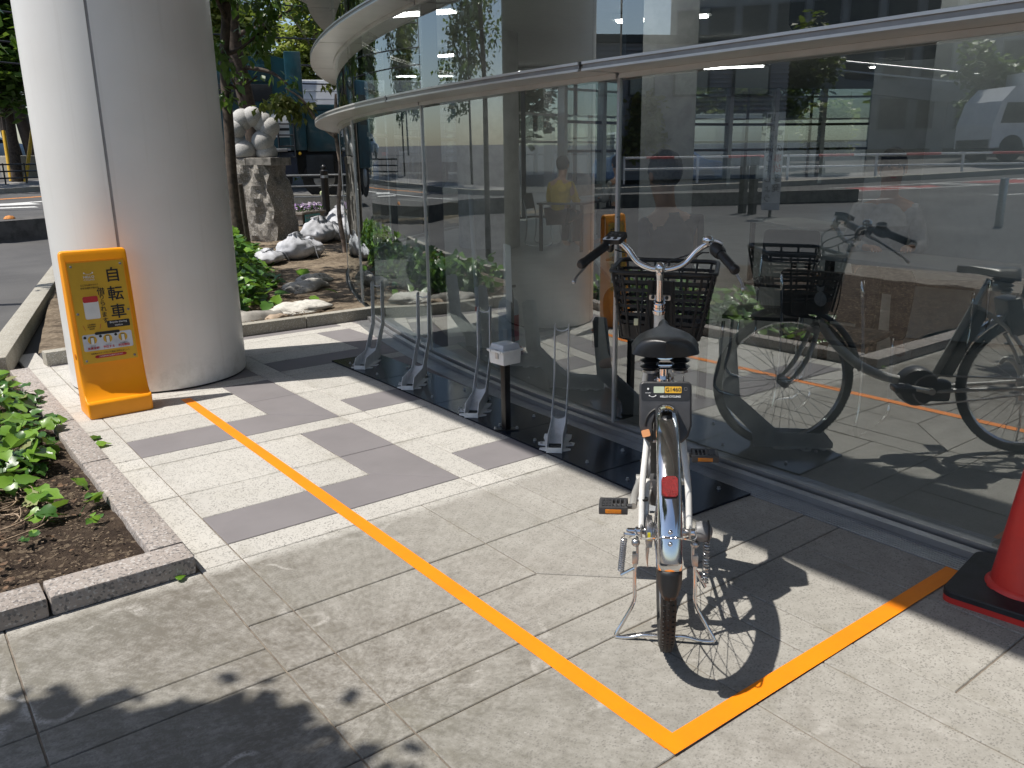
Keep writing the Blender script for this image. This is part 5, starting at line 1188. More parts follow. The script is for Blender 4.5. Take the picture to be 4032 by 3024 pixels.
    MB().box((0, 0, .22), (.92, .34, .05), ch=.008).build('rim', M_planter, f)
    MB().box((-.10, -.18, .10), (.56, .012, .19)).build('name_board', M_aqua, f)
    M = Matrix(((1, 0, 0), (0, 0, 1), (0, -1, 0))).transposed().to_4x4()
    M = Matrix.Rotation(pi / 2, 4, 'X'); M1 = Matrix.Translation((-.10, -.189, .135)) @ M; M2 = Matrix.Translation((-.10, -.189, .065)) @ M
    text('board_lettering', 'みんなで花いっぱい', .062, M_pink, f, M1); text('board_lettering', '青山町会', .062, M_pink, f, M2)
    p = MB(); q = MB(); l = MB()
    for k in range(260):
        c = Vector((rnd.uniform(-.42, .42), rnd.uniform(-.14, .14), .27 + rnd.random() * .14)); d = p if rnd.random() < .6 else q; r = rnd.uniform(.018, .03); nrm = Vector((rnd.gauss(0, .5), rnd.gauss(-.6, .4), .6)).normalized(); u = nrm.orthogonal().normalized(); w = nrm.cross(u)
        d.add([c + u * r * cos(a) + w * r * sin(a) for a in [k2 * 2 * pi / 6 for k2 in range(6)]], [(0, 1, 2, 3, 4, 5)])
    for k in range(200):
        c = Vector((rnd.uniform(-.42, .42), rnd.uniform(-.14, .14), .24 + rnd.random() * .10)); a = rnd.uniform(0, 6.3); l.add([c, c + Vector((.05 * cos(a), .05 * sin(a), .03)), c + Vector((.02 * cos(a + 1), .02 * sin(a + 1), .05))], [(0, 1, 2)])
    for mb, nm, mm in ((p, 'blossom', M_flower), (q, 'blossom', M_flowerw), (l, 'leaves', M_ivyd)): o = mb.build(nm, mm, f); o['kind'] = 'stuff'
    c = thing('short_post', 'short pale metal post with a rounded cap, leaning beside the flower trough', 'post', (7.70, 16.5, .22)); c.rotation_euler = (radians(-4), radians(-9), 0)
    MB().lathe([(.038, 0), (.038, .44)], 16).build('shaft', mat('pale_post', (.50, .50, .46), .4, .3), c, auto=40); MB().lathe([(.050, .44), (.052, .49), (.03, .52), (0, .525)], 16).build('cap', mat('lime_cap', (.55, .62, .36), .5), c, auto=40)
    for (x, y, h, lean, lab) in ((3.60, 11.02, 1.02, .03, 'weathered wooden tree stake in front of the pedestal, left of the pair'), (3.86, 11.28, 1.02, -.05, 'dark wooden tree stake in front of the pedestal, right of the pair')):
        o = MB().tube([(0, 0, -.15), (lean, 0, h)], [.058, .052], 12).build('tree_stake', M_wood, None, auto=40, loc=(x, y, .05)); tag(o, lab, 'stake', 'wooden stakes holding the front tree')
bed_things()

# ------------------------------------------------------------------ trees
def crown(name, m, parent, blobs, n, size, seed, droop=.5, aspect=2.6, flat=0.8):
    """leaf sized faces gathered in clumps inside the blobs (x, y, z, rx, ry, rz)"""
    rnd = random.Random(seed); V = []; F = []; tot = sum(b[3] * b[4] * b[5] for b in blobs)
    for b in blobs:
        k = int(n * b[3] * b[4] * b[5] / tot); cl = max(3, k // 22)
        cs = []
        for _ in range(cl):
            while True:
                d = Vector((rnd.uniform(-1, 1), rnd.uniform(-1, 1), rnd.uniform(-1, 1)))
                if .15 < d.length < 1: break
            d = d.normalized() * (d.length ** .55); cs.append(Vector((b[0] + d.x * b[3], b[1] + d.y * b[4], b[2] + d.z * b[5])))
        sp = .30 * min(b[3], b[4], b[5]) + size * .6
        for _ in range(k):
            c = rnd.choice(cs); p = c + Vector((rnd.gauss(0, sp * .5), rnd.gauss(0, sp * .5), rnd.gauss(0, sp * .4)))
            a = rnd.uniform(0, 6.283); dr = rnd.gauss(droop, .35); d = Vector((cos(a) * cos(dr), sin(a) * cos(dr), -sin(dr))); s = size * rnd.uniform(.65, 1.25); w = d.cross(Vector((rnd.gauss(0, .4), rnd.gauss(0, .4), 1))).normalized() * s / aspect
            i = len(V); md = p + d * s * .5 + Vector((0, 0, s * .08)); V += [p, md + w, p + d * s, md - w]; F.append((i, i + 1, i + 2, i + 3))
    me = bpy.data.meshes.new(name); me.from_pydata([tuple(v) for v in V], [], F); me.materials.append(m); me.update(); return link(name, me, parent)
def tree(name, lab, cat, loc, trunk, r0, r1, branches, blobs, n, size, m, seed, group=None, droop=.5, aspect=2.6, bark=None):
    t = thing(name, lab, cat, loc, 0, group); g = MB(); Q = bez(trunk, 6); g.tube(Q, [(r0 + (r1 - r0) * i / (len(Q) - 1)) * (1 + .10 * mnoise.noise(Vector((i * .9, seed, 0)))) for i in range(len(Q))], 12)
    for b in branches:
        B = bez(b[0], 5); g.tube(B, [b[1] * (1 - .7 * i / len(B)) for i in range(len(B))], 8)
    g.build('trunk', bark or M_bark, t, smooth=True)
    if n: crown('crown', m, t, blobs, n, size, seed, droop, aspect)
    return t
def trees():
    o = Vector((3.63, 10.95, .05)); L = lambda P: [tuple(Vector(p) - o) for p in P]
    def BL(bl): return [(x - o.x, y - o.y, z - o.z, a, b, c) for x, y, z, a, b, c in bl]
    tree('evergreen_tree', 'slim dark tree standing between the column and the sculpture', 'tree', tuple(o), L([(3.63, 10.95, 0), (3.60, 10.98, .9), (3.63, 10.98, 1.9), (3.66, 10.98, 2.8), (3.76, 10.95, 3.6), (3.8, 10.9, 4.6)]), .085, .06,
         [(L([(3.68, 10.96, 2.9), (3.9, 10.9, 3.0), (4.3, 10.9, 3.30)]), .035), (L([(3.66, 10.97, 2.5), (3.85, 10.95, 2.45), (4.1, 10.9, 2.62)]), .03), (L([(3.7, 10.9, 3.4), (3.4, 10.6, 3.8), (3.0, 10.2, 4.1)]), .03)],
         BL([(4.28, 10.85, 3.05, .26, .3, .36), (3.95, 10.9, 3.55, .45, .4, .4), (3.55, 10.8, 3.2, .30, .3, .40), (3.6, 10.7, 2.45, .28, .3, .26), (4.0, 10.7, 4.3, 1.0, 1.0, .6), (3.3, 10.6, 4.4, .9, .9, .7)]), 2600, .17, M_leafd, 1, droop=.9, aspect=3.4)
    CAMP = Vector((-0.878, -1.716, 1.386)); FX = lambda p: CAMP + (Vector(p) - CAMP) * 1.14
    o2 = FX((4.42, 11.95, .10)); L2 = lambda P: [tuple(FX(p) - o2) for p in P]; B2 = lambda bl: [tuple(FX((x, y, z)) - o2) + (a * 1.14, b * 1.14, c * 1.14) for x, y, z, a, b, c in bl]
    t = tree('evergreen_tree', 'thicker tree rising right behind the granite ball arch', 'tree', tuple(o2), L2([(4.42, 11.95, .0), (4.36, 11.85, 1.5), (4.24, 11.86, 2.5), (4.16, 11.88, 3.2), (4.20, 11.88, 4.2), (4.3, 11.8, 5.4)]), .17, .11,
         [(L2([(4.20, 11.86, 2.85), (4.55, 11.5, 2.75), (4.7, 11.2, 2.55)]), .045), (L2([(4.17, 11.87, 3.3), (4.5, 11.4, 3.42), (4.75, 11.0, 3.6)]), .05), (L2([(4.25, 11.86, 2.3), (4.05, 11.7, 2.55), (3.85, 11.5, 2.8)]), .03)],
         B2([(4.42, 10.95, 2.50, .42, .30, .20), (4.62, 10.9, 2.36, .24, .25, .18), (4.1, 11.4, 2.62, .20, .25, .18), (4.6, 11.2, 4.2, 1.0, 1.0, .7), (5.0, 12.0, 5.0, 1.4, 1.3, .9), (3.9, 11.9, 4.7, .9, .9, .6)]), 3000, .17, M_leafd, 2, droop=.8, aspect=3.4)
    o3 = Vector((4.66, 9.50, .08)); L3 = lambda P: [tuple(Vector(p) - o3) for p in P]; B3 = lambda bl: [(x - o3.x, y - o3.y, z - o3.z, a, b, c) for x, y, z, a, b, c in bl]
    tree('young_tree', 'thin pale stemmed young tree hugging the curved glass', 'tree', tuple(o3), L3([(4.66, 9.50, 0), (4.60, 9.52, .7), (4.66, 9.50, 1.3), (4.62, 9.5, 1.8), (4.66, 9.48, 2.3)]), .035, .022,
         [(L3([(4.62, 9.5, 1.72), (4.42, 9.62, 1.92), (4.25, 9.7, 2.22), (4.05, 9.8, 2.38)]), .028)], B3([(4.12, 9.72, 2.12, .26, .22, .10), (3.9, 9.85, 2.20, .2, .2, .12), (4.60, 9.5, 2.42, .10, .10, .10)]), 300, .12, M_leafo, 3, droop=.9, aspect=3.0, bark=mat('pale_bark', (.26, .20, .16), .85, 0, .3, 14, .6, 40))
    # tree in the garden bed, out of view to the left: its crown shades the near corner
    o4 = Vector((-3.5, 1.4, .05))
    tree('garden_tree', 'broadleaf tree in the garden bed whose crown shades the near corner', 'tree', tuple(o4), [(0, 0, 0), (-.05, -.1, 1.2), (.1, -.3, 2.3), (.2, -.5, 3.4)], .10, .06, [([(.1, -.3, 2.3), (.5, -.8, 2.9), (.9, -1.2, 3.2)], .035)],
         [(-3.4 + 3.5, .2 - 1.4, 3.6, .9, .9, .5), (-3.0 + 3.5, -1.1 - 1.4, 3.4, 1.0, .8, .4), (-3.9 + 3.5, -.8 - 1.4, 3.8, 1.0, 1.0, .6)], 5000, .12, M_leafm, 14, droop=.3, aspect=2.0)
    crown('crown', M_leafm, bpy.data.objects['garden_tree'], [(-2.70 + 3.5, .33 - 1.4, 3.15, .84, .78, .28), (-2.74 + 3.5, .05 - 1.4, 3.2, .78, .70, .28)], 24000, .085, 77, .3, 2.0)
    o5 = Vector((-.7, 8.9, .0))
    tree('street_tree', 'tree left of the column, only a spray of bright leaves in view', 'tree', tuple(o5), [(0, 0, 0), (.05, -.1, 1.2), (.1, -.2, 2.4), (.2, -.2, 3.6)], .08, .05, [([(.1, -.2, 2.5), (.6, -.8, 2.9), (1.02, -1.45, 2.75)], .018), ([(.15, -.2, 3.2), (.5, -.3, 4.3), (.8, -.6, 5.0)], .04)],
         [(1.10, -1.52, 2.48, .14, .14, .22), (.95, -1.3, 2.85, .2, .2, .15), (.3, -.3, 4.2, 1.0, 1.0, .7), (.9, -.9, 5.0, 1.4, 1.2, .5), (1.5, -2.1, 5.0, .8, .9, .4)], 2400, .17, M_ivy, 15, droop=.9, aspect=2.6)
trees()
# ------------------------------------------------------------------ road, kerbs and street furniture beyond
def gz(x, y): return hgt(x, y) - 0.035
def ribbon(name, pts, w, m, lift=.008, lab=None, kind='structure', seg=0.8, h=0.0):
    """strip (h=0) or raised kerb (h>0) laid along a polyline on the ground"""
    P = []; 
    for a, b in zip(pts[:-1], pts[1:]):
        a, b = Vector(a), Vector(b); n = max(1, int((b - a).length / seg)); P += [a + (b - a) * i / n for i in range(n)]
    P.append(Vector(pts[-1])); g = MB(); k = 2 if h == 0 else 4
    for i, p in enumerate(P):
        d = (P[min(i + 1, len(P) - 1)] - P[max(i - 1, 0)]).normalized(); n = Vector((-d.y, d.x)) * w / 2; l, r = p + n, p - n; z = gz(p.x, p.y)
        if h == 0: g.v += [(l.x, l.y, gz(l.x, l.y) + lift), (r.x, r.y, gz(r.x, r.y) + lift)]
        else: g.v += [(l.x, l.y, z - .1), (l.x, l.y, z + h), (r.x, r.y, z + h), (r.x, r.y, z - .1)]
    for i in range(len(P) - 1):
        if h == 0: g.f.append((2 * i, 2 * i + 1, 2 * i + 3, 2 * i + 2)); g.mi.append(0)
        else:
            for q in range(3): g.f.append((4 * i + q, 4 * i + q + 1, 4 * i + 5 + q, 4 * i + 4 + q)); g.mi.append(0)
    if h: g.f += [(3, 2, 1, 0), (4 * len(P) - 4, 4 * len(P) - 3, 4 * len(P) - 2, 4 * len(P) - 1)]; g.mi += [0, 0]
    o = g.build(name, m); return tag(o, lab, None, None, kind)
def road_things():
    far = [(-46, -2), (-22, 12), (-14.5, 16.6), (-6, 23), (2.6, 31), (9, 36), (20, 42)]
    ribbon('far_kerb', far, .5, M_kerb2, h=.16, lab='far road kerb')
    ribbon('far_pavement', [(p[0] - 1.0, p[1] + 1.9) for p in far], 3.2, mat('far_paving', (.26, .25, .24), .85, 0, .15, 2), .02, lab='pavement beyond the road')
    ribbon('lane_line', [(-40, -3), (-19.5, 10.0), (-12.5, 14.4), (-4, 21), (3.0, 26.6), (8, 30)], .28, M_paintw, lab='white lane line on the road')
    ribbon('lane_line', [(-38, -5.5), (-16, 8.6), (-9.0, 13.2), (-3, 18)], .15, M_paintw, lab='white edge line on the road')
    ribbon('orange_line', [(-2, 25.0), (2.55, 28.4), (7, 31.6)], .25, M_painto, lab='orange road line')
    ribbon('white_bar', [(1.4, 25.6), (3.1, 26.0)], .9, M_paintw, .012, lab='white road marking')
    ribbon('white_bar', [(.8, 24.2), (2.9, 24.4)], .5, M_paintw, .012, lab='white road marking')
    hx = [(-30, 4.0), (-20.2, 10.4), (-13.9, 14.0), (-9.5, 17.2)]
    ribbon('red_hatch', hx, 1.15, M_paintr, .010, lab='red hatched road zone')
    ribbon('hatch_edge', [(x - .35, y + .62) for x, y in hx], .12, M_paintw, .013, lab='white hatch border'); ribbon('hatch_edge', [(x + .35, y - .62) for x, y in hx], .12, M_paintw, .013, lab='white hatch border')
    for k in range(14):
        u = k / 13; i = min(2, int(u * 3)); a, b = Vector(hx[i]), Vector(hx[i + 1]); p = a.lerp(b, u * 3 - i); d = (b - a).normalized(); n = Vector((-d.y, d.x))
        ribbon('hatch_bar', [tuple(p - n * .55), tuple(p + n * .55 + d * .9)], .22, M_paintw, .016, lab='white hatch bar')
    # median kerb on the left
    ribbon('median_kerb', [(-14.0, 9.6), (-8, 13.2), (-2.0, 15.7), (1.0, 16.15), (3.2, 16.2)], .9, mat('dark_kerb', (.10, .095, .09), .85, 0, .25, 6, .4, 30), h=.30, lab='dark raised median kerb on the left')
    d = MB().lathe([(.0, .06), (.06, .05), (.09, .02), (.10, 0)], 16).build('orange_stud', M_painto, None, auto=40, loc=(1.25, 16.2, gz(1.25, 16.2) + .30)); tag(d, 'small orange dome stud on the dark median kerb', 'stud')
    # low concrete wall, railing and bollards in front of the truck
    lw = ribbon('low_wall', [(4.6, 19.0), (6.2, 17.85), (8.2, 16.95), (11.0, 15.9)], .22, M_kerb2, h=.38, lab='low concrete wall below the railing in front of the teal truck', kind='thing'); lw['category'] = 'wall'
    pass
    r = thing('street_railing', 'dark railing with three pale horizontal rails in front of the teal truck', 'railing', (7.63, 16.35, gz(7.63, 16.35)))
    ax = Vector((.925, -.38, 0)); z0 = 0
    for z in (.42, .66, .90): MB().tube([-ax * 2.4 + Vector((0, .10, z)), ax * 2.6 + Vector((0, .10, z))], .021, 8).build('rail', M_guardrail, r)
    for s in (-2.2, -1.25, .62, 1.6, 2.5): MB().tube([ax * s + Vector((0, .10, .05)), ax * s + Vector((0, .10, .9))], .016, 8).build('post', M_guardrail, r)
    b = thing('bollard', 'black bollard with a ball top standing at the railing', 'bollard', (7.60, 16.30, gz(7.6, 16.3)))
    MB().lathe([(.085, 0), (.085, .95), (.092, .96), (.092, 1.0), (.07, 1.02)], 20).build('shaft', M_bollard, b, auto=40); MB().lathe([(.0865, .84), (.0865, .90)], 20, cap=False).build('band', M_steel, b); MB().ball((0, 0, 1.075), .062, 16, 10).build('ball_top', M_bollard, b, smooth=True)
    # teal rubbish truck
    t = thing('refuse_truck', 'large teal refuse truck parked on the street behind the sculpture', 'truck', (6.84, 17.85, .50), radians(-23))
    # local x along the truck (to the right in view), y towards the far side, rear on the right
    def sidebox(nm, x0, x1, y0, y1, z0, z1, m, ch=.03): return MB().box(((x0 + x1) / 2, (y0 + y1) / 2, (z0 + z1) / 2), (x1 - x0, y1 - y0, z1 - z0), ch=ch).build(nm, m, t, auto=30)
    g = MB(); P = [(-2.4, 1.2), (.62, 1.2), (.62, 3.18), (.40, 3.25), (-1.35, 3.17), (-1.75, 2.95), (-2.4, 2.9)]; g.slab(P, (Vector((0, 1.0, 0)), Vector((1, 0, 0)), Vector((0, 0, 1))), 2.1); g.build('hopper_body', M_teal, t, auto=30)
    sidebox('tail_frame', .62, 1.0, -.10, 2.1, 1.15, 3.34, M_teal); sidebox('packer', 1.0, 3.4, .05, 2.0, 1.12, 2.05, M_teal)
    sidebox('tailgate', 1.0, 1.9, .15, 1.9, 2.05, 2.2, M_teal)
    sidebox('side_panel', -1.3, .30, -.10, -.04, 2.25, 2.62, M_teald, .01); sidebox('side_panel', -1.3, .30, -.09, -.05, 2.68, 3.05, M_teal, .01)
    sidebox('chassis', -3.6, 3.2, .2, 1.9, .62, 1.16, M_teald); sidebox('fuel_tank', -.2, .75, -.05, .5, .55, 1.12, mat('dark_blue_tank', (.02, .03, .06), .4)); sidebox('battery_crate', .95, 1.6, -.02, .5, .5, 1.05, M_teald)
    sidebox('equipment_shelf', .0, .95, -.06, .0, 1.45, 1.98, M_white, .01); sidebox('shelf_gap', .10, .90, -.075, -.055, 1.60, 1.66, M_teald, .005); sidebox('step', -.10, .55, -.25, .0, 1.12, 1.20, M_guardrail)
    for nm, xs, m in (('side_ladder', (-.55, -.12), M_guardrail), ('rear_ladder', (.36, .72), M_teald)):
        g = MB()
        for x in xs: g.tube([(x, -.14, 1.0 if nm == 'rear_ladder' else 1.15), (x - (.04 if nm == 'side_ladder' else 0), -.14, 2.05 if nm == 'side_ladder' else 1.9)], .022, 8)
        for z in ([1.3, 1.62, 1.92] if nm == 'side_ladder' else [1.0, 1.25, 1.5, 1.75]): g.tube([(xs[0], -.14, z), (xs[1], -.14, z)], .016, 8)
        o = g.build(nm, m, t); 
    for x, y in ((-3.1, .15), (1.35, .15), (2.55, .15), (-3.1, 1.75), (1.35, 1.75), (2.55, 1.75)):
        w = MB().lathe([(.18, 0), (.30, .02), (.48, .0), (.50, .06), (.50, .22), (.48, .27), (.1, .27)], 28, (x, y - .1, .50), 'y').build('wheel', M_rubber, t, auto=40); MB().lathe([(0, -.02), (.22, -.01), (.27, .02)], 20, (x, y - .1, .5), 'y').build('hub', M_guardrail, w, auto=40)
    g = MB(); g.ball((.82, -.12, 1.08), .04, 10, 6); g.build('marker_lamp', M_yel, t); MB().box((2.9, .02, 1.05), (.28, .03, .08)).build('tail_lamp', M_redink, t)
    MB().box((-3.25, 1.0, 1.75), (1.5, 2.1, 2.1), ch=.12).build('cab', M_teal, t, auto=30); MB().box((-3.25, -.06, 2.1), (.8, .03, .7)).build('cab_window', M_carglass, t)
    # white trailer behind
    w = thing('box_truck', 'white box truck trailer behind the teal truck', 'truck', (11.5, 22.6, .45), radians(-23))
    g = MB().box((0, 0, 2.05), (7.0, 2.4, 2.35), ch=.04); g.build('cargo_box', M_white, w, auto=30)
    for k in range(9): MB().box((0, -1.206, 1.15 + k * .22), (6.9, .012, .03)).build('side_rib', mat('grey_rib', (.5, .52, .55), .4), w)
    MB().box((-.2, -.6, 3.28), (1.0, .5, .12)).build('roof_vent', M_white, w); MB().box((0, 0, .72), (6.8, 2.1, .3)).build('chassis', M_teald, w)
    for x in (-2.3, 2.4): MB().lathe([(.48, -.12), (.5, 0), (.48, .12)], 24, (x, -.95, .48), 'y').build('wheel', M_rubber, w)
    # left background: poles, guards, car, hedge rail
    for (x, y, dx, dy, r, lab) in ((5.05, 41.6, -1.6, 0.2, .30, 'leaning brown pole at the far left, left of the pair'), (5.75, 41.4, -1.75, .2, .30, 'leaning brown pole at the far left, right of the pair')):
        o = MB().tube([(0, 0, -.4), (dx, dy, 12)], [r, r * .8], 16).build('brown_pole', M_pole, None, auto=40, loc=(x, y, gz(x, y))); tag(o, lab, 'pole', 'brown poles across the road')
    for (x, y, tx, ty, h, lab) in ((4.06, 37.5, .10, .6, 1.95, 'upright yellow guy wire guard across the road'), (4.45, 36.8, .62, .6, 2.0, 'slanted yellow guy wire guard across the road')):
        t2 = thing('guy_guard', lab, 'wire guard', (x, y, gz(x, y))); MB().tube([(0, 0, 0), (tx, ty, h)], .075, 12).build('sleeve', M_yel, t2, auto=40); MB().tube([(tx, ty, h), (tx * 3.2, ty * 3.2, h * 3.2)], .02, 6).build('wire', M_pole, t2)
    car('pale_car', 'silver blue car far away at the left edge beyond the road', (4.6, 51.2, gz(4.6, 51.2)), radians(10), M_carblue)
    h = thing('road_fence', 'low black railing along the far side of the road at the left', 'railing', (3.6, 35.4, gz(3.6, 35.4)), radians(38))
    for z in (.25, .5, .75): MB().tube([(-5, 0, z), (6, 0, z)], .03, 6).build('rail', M_bollard, h)
    for k in range(12): MB().tube([(-5 + k, 0, 0), (-5 + k, 0, .8)], .03, 6).build('post', M_bollard, h)
    b = MB().box((0, 0, .4), (2.6, .8, .95), radians(25), ch=.04).build('concrete_block', M_kerb2, None, loc=(5.4, 40.2, gz(5.4, 40.2))); tag(b, 'pale concrete block at the foot of the brown poles', 'block')
def car(name, lab, loc, rz, m, group=None, sc=1.0):
    t = thing(name, lab, 'car', loc, rz, group); t.scale = (sc, sc, sc)
    prof = [(-2.1, .35), (-2.15, .62), (-2.05, .82), (-1.35, .92), (-.60, 1.40), (.55, 1.45), (1.45, 1.05), (2.0, .95), (2.1, .7), (2.1, .35)]
    g = MB(); Y = [(-.84, .90), (-.80, 1.0), (.80, 1.0), (.84, .90)]; n = len(prof)
    for y, k in Y:
        for x, z in prof: g.v.append((x * k, y * (1 - .16 * smst(z, .95, 1.45)), .35 + (z - .35) * (k if z > 1 else 1)))
    for a in range(3):
        for i in range(n): g.f.append((a * n + i, a * n + (i + 1) % n, (a + 1) * n + (i + 1) % n, (a + 1) * n + i)); g.mi.append(0)
    g.f += [tuple(range(n)), tuple(range(3 * n, 4 * n))]; g.mi += [0, 0]
    o = g.build('body', m, t, auto=35)
    for s in (1, -1): MB().slab([(-1.15, .93), (-.55, 1.33), (.5, 1.36), (1.2, 1.03)], (Vector((0, .80 * s, 0)), Vector((1, 0, 0)), Vector((0, 0, 1))), .03).build('side_window', M_carglass, t)
    MB().quad((-1.30, -.66, .955), (-1.30, .66, .955), (-.66, .58, 1.375), (-.66, -.58, 1.375)).build('windscreen', M_carglass, t); 
    for x in (-1.35, 1.35):
        for s in (1, -1): MB().lathe([(.16, -.1), (.31, -.1), (.33, 0), (.31, .1), (.16, .1)], 20, (x, .76 * s, .33), 'y').build('wheel', M_rubber, t, auto=40)
    for s in (1, -1): MB().box((-2.08, .58 * s, .72), (.10, .36, .14), ch=.03).build('headlight', M_paper, t)
    return t
road_things()

# ------------------------------------------------------------------ far trees and wires
def far_trees():
    n = 0
    def bg(x, y, h, w, m, seed, lab, kind='round', cnt=5200, size=.42, bark=None):
        rnd = random.Random(seed); z = gz(x, y); bl = []
        if kind == 'round':
            for k in range(9): a = rnd.uniform(0, 6.3); q = rnd.uniform(.2, .8); bl.append((w * q * .7 * cos(a), w * q * .7 * sin(a), h * rnd.uniform(.35, .88), w * rnd.uniform(.3, .5), w * rnd.uniform(.3, .5), h * rnd.uniform(.12, .2)))
        else:
            for k in range(11): u = k / 10; bl.append((w * .12 * rnd.uniform(-1, 1), w * .12 * rnd.uniform(-1, 1), h * (.12 + .86 * u), w * (.62 - .5 * u), w * (.62 - .5 * u), h * .075))
        br = []
        for k in range(10): a = rnd.uniform(0, 6.3); zz = h * rnd.uniform(.3, .8); br.append(([(0, 0, zz), (w * .25 * cos(a), w * .25 * sin(a), zz + h * .08), (w * .5 * cos(a), w * .5 * sin(a), zz + h * .13)], .06))
        tree('background_tree', lab, 'tree', (x, y, z), [(0, 0, -.3), (.1, 0, h * .3), (0, .1, h * .65), (0, 0, h * .92)], .22, .05, br, bl, cnt, size, m, seed, 'trees across the road', .3, 2.2, bark)
    pb = mat('pale_twigs', (.36, .30, .22), .85, 0, .2, 6)
    bg(10.2, 31.0, 13, 3.6, M_leafy, 31, 'tall feathery yellow green tree above the white trailer', 'cone', 26000, .22, pb)
    bg(14.8, 31.5, 12, 3.8, M_leafy, 32, 'feathery yellow green tree right of the tallest one', 'cone', 20000, .22, pb)
    bg(7.4, 34.5, 11, 3.6, M_leafy, 33, 'yellow green tree left of the tall feathery one', 'round', 16000, .22)
    bg(4.2, 37, 8.5, 3.0, M_leafm, 34, 'green tree seen between the trunks behind the truck', 'round')
    bg(12.8, 36.5, 8, 4.5, M_leafo, 35, 'olive brown tree low behind the trailer', 'round')
    bg(18.5, 34, 11, 4.4, M_leafo, 36, 'olive tree behind the glass building', 'round')
    bg(24, 33, 10, 4.4, M_leafm, 37, 'green tree seen through the far windows', 'round')
    bg(4.4, 66, 8, 3.2, M_leafd, 38, 'dark tree at the far left behind the silver blue car', 'round')
    bg(-6, 60, 11, 4.0, M_leafm, 39, 'green tree at the far left edge', 'round')
    bg(29.5, 21, 9, 4.2, M_leafo, 40, 'olive tree beyond the far windows of the building', 'round'); bg(33, 14, 9, 4.4, M_leafy, 41, 'pale green tree beyond the far windows', 'round')
    bg(21, 28, 9, 4.2, M_leafo, 42, 'olive leaved tree just behind the far glass', 'round')
    for k, (z, dz) in enumerate(((5.6, .25), (4.75, .2), (4.05, .05), (3.55, .0))):
        o = MB().tube(bez([(-2, 24.5, z + .7), (6, 22.8, z + .1), (10, 21.8, z), (16, 20.5, z + .05)], 6), .022, 5).build('overhead_cable', M_bollard); tag(o, ['topmost', 'second', 'third', 'lowest'][k] + ' overhead cable crossing before the yellow green trees', 'cable', 'overhead cables above the trucks')
far_trees()
